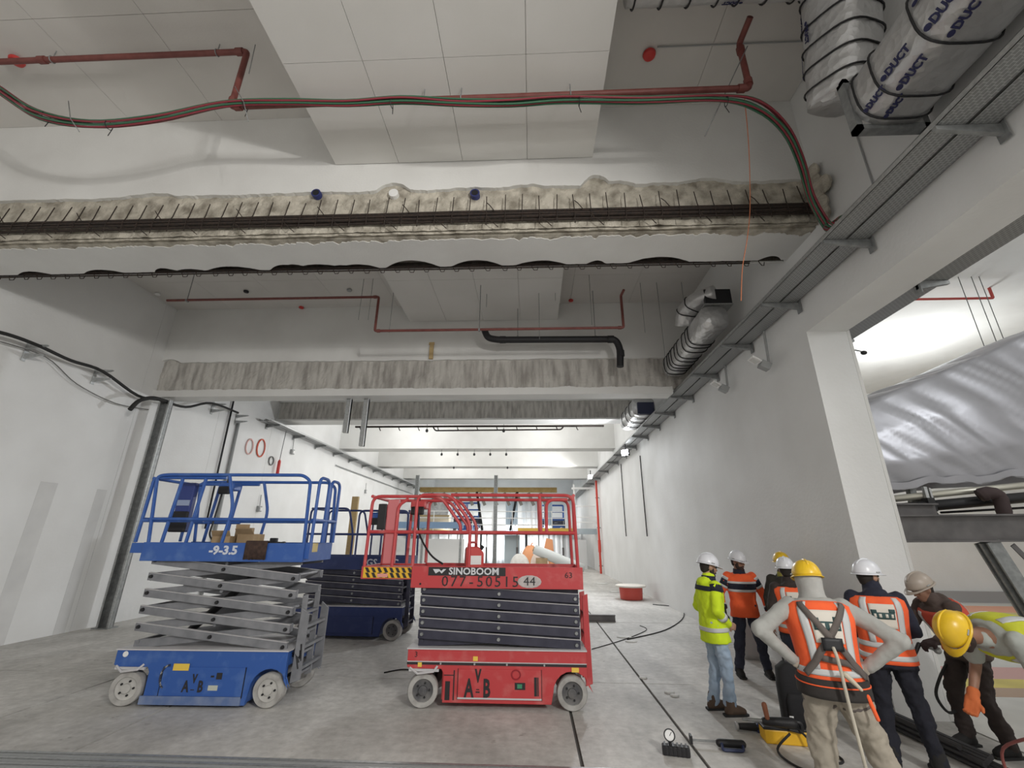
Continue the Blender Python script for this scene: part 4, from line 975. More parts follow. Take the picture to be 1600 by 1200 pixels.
MB().add([sheet_pt(i / 60, .02) + V((0, -.03 - .03 * nz(i * .7), -.05 - .07 * abs(nz(i * .31, 2)))) for i in range(61)] + [sheet_pt(i / 60, .02) + V((0, -.05, .05)) for i in range(61)], [(i, i + 1, 62 + i, 61 + i) for i in range(60)]).build('loose_hem', SHEET, mw, True)
for x in (.5, 2.7): MB().bar((x, .1, -.42), (x + .06, .1, .3), .1, .1).build('frame_leg', GALVD, mw)
# horizontal tubes and steel beams of the frame
def steel(name, label, p0, p1, w, h, m=GALVD, flange=True):
    p0, p1 = V(p0), V(p1); t = thing(name, label, 'steel beam', p0); q = p1 - p0
    u = Z if abs(q.normalized().z) < .8 else V((0, 1, 0))
    MB().bar((0, 0, 0), q, w * .25, h).build('web', m, t)
    if flange:
        uu = (u - q.normalized() * u.dot(q.normalized())).normalized()
        for s in (-1, 1): MB().bar(uu * s * h / 2, q + uu * s * h / 2, w, .025, u).build('flange', m, t)
    return t
DARKST = mat('dark_brown_steel', (.12, .115, .115), .5, .3, c2=(.17, .16, .16), scale=4)
a, b = at(1390, 780, y=7.95), at(1660, 752, y=7.95)
tag(MB().tube([a - (b - a) * .15, b + (b - a) * .5], .055, 10).build('steel_tube', mat('bright_tube', (.62, .60, .52), .35, .5), None, True), 'bright round tube under the silver sheet', 'tube')
a, b = at(1390, 796, y=7.9), at(1660, 772, y=7.9)
tag(MB().tube([a - (b - a) * .15, b + (b - a) * .5], .085, 10).build('steel_tube', BLACK, None, True), 'thick black tube under the silver sheet', 'tube')
a, b = at(1470, 801, y=8.6), at(1660, 790, y=8.6)
tag(MB().tube([a, b + (b - a) * .5], .02, 8).build('steel_tube', BLACK, None, True), 'thin black rod behind the thick black tube', 'tube')
steel('frame_beam', 'big dark steel beam of the machine frame, lower one', (5.3, 7.5, 2.17), (11, 7.5, 2.24), .24, .38, DARKST)
steel('frame_beam', 'shorter dark steel beam on top of the lower one by the pier', (5.3, 7.75, 2.46), (6.55, 7.75, 2.46), .2, .2, DARKST)
steel('frame_column', 'grey steel column under the machine frame', at(1545, 852, y=7.5) + V((0, .02, .05)), (7.5, 7.4, .0), .2, .2, GALVD)
steel('frame_column', 'second dark steel column at the right edge', (8.3, 7.6, 2.0), (8.9, 7.6, .0), .2, .2, DARKST)
steel('frame_brace', 'thin dark diagonal brace beside the steel column', (7.28, 7.45, 1.95), (8.3, 7.35, .3), .07, .07, DARKST, False)
t = thing('clamp', 'dark pipe clamp gripping the tubes below the sheet', 'clamp', at(1450, 790, y=7.9))
MB().bx(-.06, .06, -.1, .1, -.1, .12).build('jaw', BLACK, t, None, .01); MB().bar((-.05, -.02, -.08), (-.12, -.02, -.25), .04, .04).bar((.05, -.02, -.08), (.14, -.02, -.28), .04, .04).build('foot', BLACK, t); MB().bx(-.05, .0, -.08, -.03, .1, .3).bx(.03, .06, -.08, -.03, .1, .28).build('bolt', GALV, t)
tag(MB().tube(spline([at(1530, 775, y=7.7), at(1545, 770, y=7.65), at(1560, 775, y=7.65), at(1566, 790, y=7.65), at(1572, 812, y=7.65)], 5), [.1 + .015 * nz(i * 1.7) for i in range(21)], 10).build('flexible_hose', mat('dark_brown_hose', (.06, .04, .04), .8), None, True), 'dark brown bent hose over the black tube', 'hose')
a, b = at(1478, 467, y=9.5), at(1551, 464, y=9.5); b.z = a.z
pipe('sprinkler_pipe', 'red sprinkler pipe in the neighbouring hall', 'pipe', [a - V((2, 0, 0)), b, b + V((0, .0, 7.6 - b.z))], .03, mat('bright_red_pipe', (.4, .05, .04), .5), .03, 8)
a = at(1348, 518, y=10.5); pipe('sprinkler_pipe', 'short red pipe bend beside the pier in the neighbouring hall', 'pipe', [a - V((1.2, 0, 0)), a, a + V((0, 0, 7.6 - a.z))], .03, mat('bright_red_pipe', (.4, .05, .04), .5), .03, 8)
p = at(1338, 545, y=9.5); t = thing('camera_arm', 'small dark lamp head on a bent arm beside the pier', 'lamp', p); MB().tube(fillet([(-.15, 0, .3), (-.2, 0, 0), (.05, 0, -.05), (.12, 0, -.08)], .03), .018, 6).build('arm', GREYP, t); MB().ell((.14, 0, -.1), (.07, .05, .05)).build('head', BLACK, t, True); MB().tube([(-.15, 0, .3), (-.15, 0, 7.6 - p.z)], .01, 5).build('rod', GREYC, t)
for u in (1545, 1567, 1580):
    p = at(u, 560, y=9.0); wire('thin rod hanging from the neighbouring hall ceiling', [V((p.x, p.y, 7.6)), p], .008, GREYC, 'rods in the neighbouring hall', 'threaded_rod')

# ================================================================== FAR END OF THE HALL
FARW = mat('bright_sheeting', (.82, .83, .84), .5, c2=(.72, .74, .76), scale=1.2, stretch=(3, 3, .3))
slab = struct(MB().bx(-9.9, 3.6, 36, 46.5, 2.25, 2.5).build('mezzanine_floor', mat('grey_slab', (.30, .33, .34), .7)), 'grey mezzanine floor at the far end')
ob = thing('timber_beam', 'long ochre timber beam above the far mezzanine', 'beam', (-4, 38, 5.6))
MB().bx(-5.45, 6.1, -.15, .15, 0, .34).build('beam', mat('ochre_timber', (.40, .27, .09), .8, c2=(.50, .36, .15), scale=3), ob); MB().bx(-5.45, 6.1, -.2, .2, .34, .4).build('top_plate', WOOD, ob)
for k in range(10):
    u = 668 + k * 19; p = at(u, 778, y=37.86)
    t = tag(MB().bar(p + V((.3, 0, .42)), p + V((.75, .0, -.6)), .06, .26, V((1, 0, 0))).build('timber_strut', mat('grey_wood', (.24, .23, .21), .8)), 'slanting grey timber strut under the ochre beam, %s from the left' % ORD[k], 'strut', 'struts under the ochre beam')
for u, lab in ((775, 'tall grey steel post behind the red lift'), (652, 'grey steel post at the left end of the ochre beam')):
    p = at(u, 745 if u > 700 else 757, y=33); t = thing('steel_post', lab, 'post', (p.x, 33, 0))
    MB().bx(-.11, .11, -.02, .02, 0, 6.36).bx(-.13, -.1, -.12, .12, 0, 6.36).bx(.1, .13, -.12, .12, 0, 6.36).build('section', GALVD, t); MB().bx(-.2, .2, -.2, .2, 0, .03).build('base_plate', GALVD, t)
# posts and sheets under the mezzanine
for k, u in enumerate((668, 684, 700, 714, 722, 742, 760, 808, 842, 858, 880)):
    p = at(u, 860, y=36.4 + (k % 3) * .5)
    t = thing('prop', 'grey steel prop under the far mezzanine, %s from the left' % ORD[k], 'prop', (p.x, p.y, 0), group='props under the far mezzanine')
    MB().cyl((0, 0, 0), (0, 0, 1.3), .075, None, 8).build('outer_tube', DARKST, t); MB().cyl((0, 0, 1.3), (0, 0, 2.25), .045, None, 8).build('inner_tube', GALV, t); MB().bx(-.1, .1, -.1, .1, 0, .015).bx(-.1, .1, -.1, .1, 2.235, 2.25).build('plate', GALVD, t)
def curtain(label, x0, x1, y, z0, z1, m, n=60, amp=.08):
    vs = []; fs = []
    for i in range(n + 1):
        x = x0 + (x1 - x0) * i / n; w = amp * (math.sin(i * .9) + nz(i * .4, x0))
        for j in range(6): vs.append((x, y + w * (1 - .1 * j) + .03 * nz(i * .6, j), z0 + (z1 - z0) * j / 5))
    for i in range(n):
        for j in range(5): a = i * 6 + j; fs.append((a, a + 1, a + 7, a + 6))
    o = MB().add(vs, fs).build('plastic_curtain', m, None, True); s = o.modifiers.new('thick', 'SOLIDIFY'); s.thickness = .01
    return tag(o, label, 'sheet')
curtain('white sheeting hung under the left part of the far mezzanine', -9.6, -4.4, 39.5, 0, 2.24, FARW)
curtain('bluish white sheeting hung under the middle of the far mezzanine', -4.2, -.6, 39.0, 0, 2.24, mat('bluish_sheeting', (.70, .75, .80), .4))
curtain('white sheeting hung under the right part of the far mezzanine', -.4, 3.4, 39.6, 0, 2.24, FARW)
curtain('pale blue sheet hung on the mezzanine right of the grey post', -2.2, -1.2, 38.6, 2.5, 5.5, mat('pale_blue_sheet', (.55, .65, .74), .4), 24)
curtain('pale blue narrow sheet hung on the mezzanine at right', 1.0, 1.7, 38.6, 2.5, 5.4, mat('pale_blue_sheet', (.55, .65, .74), .4), 20)
curtain('white sheet hung on the far mezzanine', -.9, .9, 40.0, 2.5, 5.2, FARW, 30)
# mezzanine guard rails
gr = thing('guard_railing', 'white guard railing along the far mezzanine edge', 'railing', (-3, 36.1, 2.5))
for z in (.45, .95, 1.45): MB().tube([(-6.5, 0, z), (6.4, 0, z)], .035, 6).build('rail', WHITEP, gr)
for k in range(9): MB().cyl((-6.3 + k * 1.55, 0, 0), (-6.3 + k * 1.55, 0, 1.5), .035, None, 6).build('rail_post', WHITEP, gr)
for v, lab in ((763, 'topmost'), (791, 'second'), (808, 'third'), (816, 'lowest')):
    a, b = at(893, v, y=31), at(934, v, y=31); b.z = a.z
    tag(MB().bar(a, (4.26, 31, a.z), .1, .13 if v == 763 else .07).build('wall_rail', WHITEP), lab + ' white rail beside the red riser on the right', 'rail')
tag(MB().bx(2.8, 4.26, 31, 31.5, 2.25, 2.6).build('landing', mat('blue_grey_landing', (.38, .44, .48), .6)), 'blue-grey landing slab beside the red riser', 'landing')
tag(MB().cyl((2.9, 31.2, 0), (2.9, 31.2, 5.5), .06, None, 8).build('landing_post', WHITEP), 'white post carrying the landing and white rails', 'post')
p = at(931, 752, y=29); t = thing('riser_pipe', 'red riser pipe on the right wall by the far flood lamp', 'pipe', (4.12, 29, 0))
MB().cyl((0, 0, 0), (0, 0, 5.5), .07, None, 10).build('pipe_run', mat('bright_red_riser', (.6, .06, .04), .45), t, 40); MB().cyl((0, 0, 1.2), (0, 0, 1.9), .095, None, 10).build('valve_sleeve', mat('bright_red_riser', (.6, .06, .04), .45), t, 40)
for z in (.4, 2.6, 4.4): MB().bx(-.1, .14, -.03, .03, z, z + .06).build('bracket', GALVD, t)
# stacked things behind the red lift
def pile(label, u, v, y, w, h, m, cat='bag', name='white_bag', seed=0):
    p = at(u, v, y=y); vs_ = MB(); o = thing(name, label, cat, (p.x, y, 0))
    rings = []
    for j in range(9):
        z = h * j / 8; s = math.sin(PI * min(1, .35 + .62 * j / 8)) ** .5
        rings.append([q + V((.06 * nz(k, j, seed), .06 * nz(j, k, seed + 3), 0)) for k, q in enumerate(rings_z(18, w / 2 * s, w * .35 * s, z, k=.7))])
    vs_.loft(rings).build('body', m, o, True)
    tie = MB().tube([(w * .05, 0, h), (w * .05, .02, h + .1), (w * .12, .03, h + .16)], [.06, .03, .05], 8).build('tied_top', m, o, True)
BAGW = mat('white_sacking', (.78, .77, .74), .7, c2=(.68, .66, .62), scale=5)
ORG = mat('pale_orange_plastic', (.85, .38, .18), .5)
pile('small white sack in the pile behind the red lift', 812, 880, 31.4, 1.3, 1.0, BAGW, seed=1)
pile('orange sack in the pile behind the red lift', 829, 876, 33.2, 1.4, 1.5, ORG, name='orange_bag', seed=2)
pile('pinkish white sack in the middle of the pile behind the red lift', 843, 872, 30.2, 1.2, 1.2, mat('pinkish_sacking', (.8, .66, .58), .7), seed=3)
rb_ = at(868, 872, y=29.0); t = thing('sheet_roll', 'long pale roll of sheeting lying aslant behind the red lift', 'roll', (rb_.x, 29, 0))
MB().tube([(-1.3, 0, 1.35), (-.4, 0, 1.0), (.8, 0, .55), (1.7, 0, .3)], [.28, .32, .3, .22], 14).build('roll', mat('grey_white_sheet', (.62, .65, .65), .6), t, True); MB().tube([(-1.31, 0, 1.35), (-1.36, 0, 1.37)], [.15, .12], 10).build('core', CARD, t); MB().bx(-1.2, -.5, -.25, .25, 0, .85).build('support_crate', CARD, t)
p = at(856, 850, y=34.2); t = thing('orange_barrier', 'orange plastic barrier standing in the far pile', 'barrier', (p.x, 34.2, 0)); MB().prism([(-.5, 0), (.5, 0), (.35, 1.9), (-.1, 2.0), (-.3, 1.2)], -.15, .15, 'xz').build('body', ORG, t, None, .05); MB().bx(-.55, .55, -.25, .25, 0, .12).build('foot', ORG, t)
for u, w, h, y, m, lab in ((800, 1.2, 2.2, 37, mat('blue_grey_panel', (.5, .58, .62), .5), 'blue-grey stacked panel leaning under the mezzanine'), (742, .7, 1.2, 35, WHITEP, 'white crate on the floor seen under the mid rail'), (905, 1.1, 1.9, 33, mat('white_door_panel', (.78, .79, .8), .5), 'white panel stood by the right wall far away')):
    p = at(u, 870, y=y); t = thing('stacked_panel', lab, 'panel', (p.x, y, 0))
    for k in range(3): MB().bx(-w / 2 + .03 * k, w / 2 - .05 * k, .08 * k, .08 * k + .07, 0, h - .08 * k).build('panel', m, t)
p = at(628, 815, y=37); t = thing('timber_crate', 'big pale timber crate on the far mezzanine', 'crate', (-8.4, 39.6, 2.5))
MB().bx(-1.3, 1.3, -.5, .5, 0, 1.3).build('body', mat('pale_ply', (.66, .58, .44), .7), t); MB().bx(-1.35, 1.35, -.55, -.5, .0, .12).bx(-1.35, 1.35, -.55, -.5, 1.2, 1.3).build('batten', WOOD, t)
MB().bx(-1.25, 1.2, -.45, .45, 1.3, 2.3).build('wrapped_load', mat('wrapped_load', (.66, .68, .68), .4, c2=(.5, .52, .53), scale=6), t)
# blue lifts parked on the mezzanine
def far_lift(label, x, y, z):
    t, z1, zm = scissor_lift(label, (x, y, z), 0, BLUE, SCNAVY, HUBD, L=2.2, W=.9, z0=.6, zd=.95, dh=.25, n=2, fold=.08, ext=0, bolts=False, detail=False)
    for yy in (.03, .87): rail_set(t, BLUE, [[(.03, yy, z1), (.03, yy, z1 + 1.05), (2.17, yy, z1 + 1.05), (2.17, yy, z1)], [(.03, yy, z1 + .5), (2.17, yy, z1 + .5)], [(1.1, yy, z1), (1.1, yy, z1 + 1.05)]], .045)
far_lift('blue scissor lift on the far mezzanine, seen inside the red rails', -6.6, 38, 2.5)
far_lift('blue scissor lift on the far mezzanine at the right end', .6, 40.5, 2.5)
for x0, x1, lab in ((-4.6, -4.0, 'black strut leaning on the mezzanine left of the grey post'), (-1.2, -1.75, 'black strut leaning on the mezzanine right of the grey post')):
    tag(MB().bar((x0, 37.75, 5.6), (x1, 37.2, 2.56), .16, .12).build('leaning_strut', BLACK), lab, 'strut')
tag(MB().bx(-1.1, 3.3, 35.9, 36.0, 2.5, 2.72).build('toe_board', mat('yellow_board', (.72, .47, .09), .7)), 'yellow toe board on the far mezzanine edge', 'board')
p = at(542, 850, y=14); t = tag(MB().bx(-.09, .09, -.05, .05, 0, 3.1).build('timber_plank', WOOD), 'upright timber plank behind the navy lift', 'plank'); t.location = (at(545, 870, y=13).x, 13, 0)
tag(MB().bx(-9.8, -4.5, 30, 30.4, 2.55, 2.95).build('duct_run', mat('blue_grey_duct', (.16, .25, .38), .5)), 'long blue-grey duct run behind the lifts at left', 'duct')
for x in (-9.6, -7.2, -4.7): tag(MB().bx(x, x + .12, 30.1, 30.3, 0, 2.55).build('duct_stand', GALVD), 'steel stand under the blue-grey duct run', 'stand', 'stands of the duct run')
tag(MB().bx(-9.8, -4.6, 31.5, 31.6, 0, 1.9).build('white_board', WHITEP), 'white boards behind the navy lift', 'board')

# ================================================================== THINGS ON THE MAIN FLOOR
t = thing('cable_reel', 'low red drum with a white lid against the right wall', 'drum', (3.45, 17.2, 0))
MB().lathe([(.36, 0), (.38, .02), (.40, .36), (.38, .4)], None, 24).build('drum', mat('red_drum', (.55, .07, .05), .5), t, 40); MB().lathe([(.5, .40), (.52, .41), (.52, .45), (.5, .46)], None, 24).build('lid', mat('pale_lid', (.70, .66, .6), .6), t, 40)
t.name = 'red_drum'
a, b = at(645, 968, z=0), at(966, 966, z=0)
t = thing('steel_bar', 'long dark steel bar lying on the floor behind the red lift', 'bar', (-1.6, 12.7, 0)); MB().bx(-1.3, 3.7, -.06, .06, 0, .02).bx(-1.3, 3.7, -.015, .015, .02, .14).build('section', DARKST, t); MB().bx(-1.3, 3.7, -.06, .06, .14, .16).build('flange', DARKST, t)
SCR = mat('white_scrap', (.75, .75, .73), .8)
for i, (u, v, s) in enumerate(((975, 996, .16), (986, 1003, .12), (960, 925, .2), (1046, 1083, .07), (1054, 1088, .06), (940, 912, .3), (1005, 1060, .06))):
    p = at(u, v, z=0); o = MB(); o.loft([[q + V((.03 * nz(k, i), .03 * nz(i, k), 0)) for k, q in enumerate(rings_z(9, s, s * .6, z))] for z in (.002, .02)]); o = o.build('paper_scrap', SCR)
    o.location = p; tag(o, ['pale scrap on the floor beside the long joint, larger of two', 'pale scrap on the floor beside the long joint, smaller of two', 'pale scrap on the floor near the red drum', 'tiny pale scrap in front of the lime jacket man, left of two', 'tiny pale scrap in front of the lime jacket man, right of two', 'wide pale scrap far down the hall by the right wall', 'tiny lone pale scrap on the open floor'][i], 'scrap', 'scraps on the floor')
for i, (pts, r, lab) in enumerate((([(980, 1000), (1040, 985), (1068, 965), (1060, 950), (1020, 945)], .012, 'thin dark cable loop lying on the floor near the right wall'), ([(925, 1015), (975, 1000), (1010, 985), (1000, 978)], .008, 'thin dark cable on the floor right of the red lift'), ([(600, 1052), (630, 1047), (660, 1050), (690, 1046)], .01, 'thin dark cable on the floor left of the red lift wheel'))):
    tag(MB().tube([q + V((0, 0, r)) for q in spline([at(u, v, z=0) for u, v in pts], 6)], r, 5).build('floor_cable', RUBBER, None, True), lab, 'cable')
t = thing('plaster_bag', 'grey sack leaning against the right wall behind the workers', 'sack', (3.92, 9.2, 0)); MB().loft([[q + V((.02 * nz(k, j), 0, 0)) for k, q in enumerate(rings_z(14, .2 * s, .13 * s, z, 0, 0, .7))] for j, (s, z) in enumerate(((.9, 0), (1.05, .1), (1, .35), (.8, .5), (.3, .55)))]).build('body', mat('grey_sacking', (.45, .44, .43), .85), t, True); MB().tube([(0, 0, .53), (.02, 0, .62)], [.04, .06], 8).build('tied_top', mat('grey_sacking', (.45, .44, .43), .85), t)
# bundle of dark bars by the pier
for k in range(9):
    x = 4.0 + .065 * (k % 4) - .03 * (k // 4); y0 = 5.1 + .05 * k; z = .03 + .055 * (k // 4)
    tag(MB().tube([V((x + .12, y0 - .2, z)), V((x - .02, 6.75 + .08 * (k % 3), z + .002 * k))], .026, 7).build('steel_rod', mat('dark_rod', (.05, .048, .05), .5, .4)), 'dark steel rod in the bundle lying at the foot of the pier', 'rod', 'rods at the foot of the pier')
tag(MB().tube(spline([(4.52, 5.75, .75), (4.36, 5.7, .62), (4.27, 5.7, .45), (4.35, 5.7, .30), (4.50, 5.72, .36), (4.56, 5.75, .52)], 6), .014, 6).build('cable_loop', RUBBER, None, True), 'black cable loop hanging beside the stooping man at the pier', 'cable')
# ================================================================== PEOPLE
TAB = [(-.45, .19, .15), (-.3, .187, .145), (-.12, .182, .138), (0, .178, .13), (.25, .163, .118), (.5, .175, .125), (.75, .2, .13), (.9, .19, .112), (.97, .125, .09), (1.04, .072, .075), (1.2, .06, .06)]
class Body:
    def __init__(s, P):
        s.hip, s.neck = V(P['hip']), V(P['neck']); s.mid = V(P.get('mid', (s.hip + s.neck) / 2 + V((0, -.02, 0))))
        tw = P.get('twist', 0); s.R0 = V((1, 0, 0)); s.R1 = V((math.cos(tw), math.sin(tw), 0)); s.k = P.get('girth', 1.0)
    def c(s, t):
        f = lambda u: s.hip * (1 - u) ** 2 + s.mid * 2 * u * (1 - u) + s.neck * u * u
        if t < 0: return s.hip + (s.mid - s.hip) * 2 * t * .6 + V((0, 0, t * .4 * (s.neck - s.hip).length))
        if t > 1: return s.neck + (s.neck - s.mid) * 2 * (t - 1)
        return f(t)
    def fr(s, t):
        T = (s.c(t + .02) - s.c(t - .02)).normalized(); u = max(0, min(1, t)); R = s.R0.lerp(s.R1, u); R = (R - T * R.dot(T)).normalized()
        return T, R, T.cross(R)
    def sec(s, t):
        for (a, x0, y0), (b, x1, y1) in zip(TAB[:-1], TAB[1:]):
            if a <= t <= b:
                f = (t - a) / (b - a); return (x0 + (x1 - x0) * f) * s.k, (y0 + (y1 - y0) * f) * s.k
        return TAB[-1][1:] if t > 0 else TAB[0][1:]
    def pt(s, t, th, g=0):
        T, R, Fw = s.fr(t); rx, ry = s.sec(t); c, q = math.cos(th), math.sin(th); e = .85
        return s.c(t) + R * math.copysign(abs(c) ** e, c) * (rx + g) + Fw * math.copysign(abs(q) ** e, q) * (ry + g)
    def loft(s, mb, t0, t1, g, n=16, m=24):
        rings = [[s.pt(t0 + (t1 - t0) * i / n, 2 * PI * k / m, g) for k in range(m)] for i in range(n + 1)]
        return mb.loft(rings)
    def patch(s, t0, t1, a0, a1, g, th=.006, nt=8, na=8):
        vs = []; mb = MB()
        for gg in (g, g + th):
            for i in range(nt + 1):
                for j in range(na + 1): vs.append(s.pt(t0 + (t1 - t0) * i / nt, math.radians(a0 + (a1 - a0) * j / na), gg))
        w = na + 1; o = (nt + 1) * w; fs = []
        for i in range(nt):
            for j in range(na):
                a = i * w + j; fs += [(a, a + 1, a + w + 1, a + w), (o + a, o + a + w, o + a + w + 1, o + a + 1)]
        bd = [j for j in range(w)] + [i * w + na for i in range(1, nt + 1)] + [nt * w + j for j in range(na - 1, -1, -1)] + [i * w for i in range(nt - 1, 0, -1)]
        for a, b in zip(bd, bd[1:] + bd[:1]): fs.append((a, b, o + b, o + a))
        return mb.add(vs, fs)
    def ribbon(s, path, g, w=.045, th=.008):
        P = []; 
        for (t0, a0), (t1, a1) in zip(path[:-1], path[1:]):
            for k in range(6): f = k / 6; P.append((t0 + (t1 - t0) * f, a0 + (a1 - a0) * f))
        P.append(path[-1]); pts = [s.pt(t, math.radians(a), g) for t, a in P]; rings = []
        for i, (t, a) in enumerate(P):
            n = (s.pt(t, math.radians(a), g + .05) - pts[i]).normalized(); d = (pts[min(i + 1, len(P) - 1)] - pts[max(i - 1, 0)]).normalized(); q = n.cross(d).normalized()
            rings.append([pts[i] + q * w / 2, pts[i] + q * w / 2 + n * th, pts[i] - q * w / 2 + n * th, pts[i] - q * w / 2])
        return MB().loft(rings)

FOLDS = bpy.data.textures.new('cloth_folds', 'CLOUDS'); FOLDS.noise_scale = .085; FOLDS.noise_depth = 2; FOLDS.contrast = 1.5
def remesh(o, vox, it=4, fold=0):
    r = o.modifiers.new('merge', 'REMESH'); r.mode = 'VOXEL'; r.voxel_size = vox; r.use_smooth_shade = True
    s = o.modifiers.new('relax', 'SMOOTH'); s.factor = .5; s.iterations = it
    if fold:
        d = o.modifiers.new('folds', 'DISPLACE'); d.texture = FOLDS; d.strength = fold; d.mid_level = .5; d.texture_coords = 'LOCAL'
    return o
def hand(mb, w, d, n, side, curl=.5, g=0.0):
    """palm from wrist w along d, palm facing n; side = +1 right hand, -1 left hand"""
    w, d, n = V(w), V(d).normalized(), V(n); n = (n - d * n.dot(d)).normalized(); a = n.cross(d) * side   # a points to the thumb side
    for k in (-1, 0, 1): mb.cap(w + a * .024 * k, w + d * .085 + a * .028 * k, .020 + g, .017 + g, 8)
    for k, (off, L) in enumerate(((.033, .072), (.011, .08), (-.011, .075), (-.032, .06))):
        b = w + d * .088 + a * off; ang = curl * .9
        p1 = b + (d * math.cos(ang * .5) + n * math.sin(ang * .5)) * L * .5; p2 = p1 + (d * math.cos(ang * 1.4) + n * math.sin(ang * 1.4)) * L * .32; p3 = p2 + (d * math.cos(ang * 2.2) + n * math.sin(ang * 2.2)) * L * .28
        mb.cap(b, p1, .0095 + g, .009 + g, 7).cap(p1, p2, .009 + g, .0082 + g, 7).cap(p2, p3, .0082 + g, .007 + g, 7)
    tb = w + d * .03 + a * .03; t1 = tb + (d * .6 + a * .8).normalized() * .038 + n * .01; t2 = t1 + (d * .9 + a * .25 + n * .3).normalized() * .032
    mb.cap(tb, t1, .014 + g, .011 + g, 8).cap(t1, t2, .011 + g, .008 + g, 8)

DEF = dict(hip=(0, 0, .93), neck=(0, .01, 1.47), head=(0, .035, 1.645), hyaw=0, hpit=0,
           elR=(.27, -.05, 1.15), elL=(-.27, -.05, 1.15), wrR=(.27, .06, .92), wrL=(-.27, .06, .92),
           knR=(.11, .02, .5), knL=(-.11, .02, .5), anR=(.12, -.03, .1), anL=(-.12, -.03, .1), curl=.5)
def fabric(name, c, c2=None, rough=.9): return mat(name, c, rough, c2=c2 or tuple(x * .75 for x in c), scale=9, detail=5, lo=.3, hi=.8, bump=.25, bscale=14)
REFL = mat('reflective_band', (.52, .53, .53), .45)
ORANGE = fabric('orange_hi_vis', (.88, .13, .035), (.78, .10, .03))
NAVYC = fabric('navy_cloth', (.016, .018, .035))
SKIN = mat('brown_skin', (.30, .16, .105), .55, c2=(.25, .125, .08), scale=12)
SKINL = mat('light_brown_skin', (.42, .25, .17), .55, c2=(.36, .20, .135), scale=12)

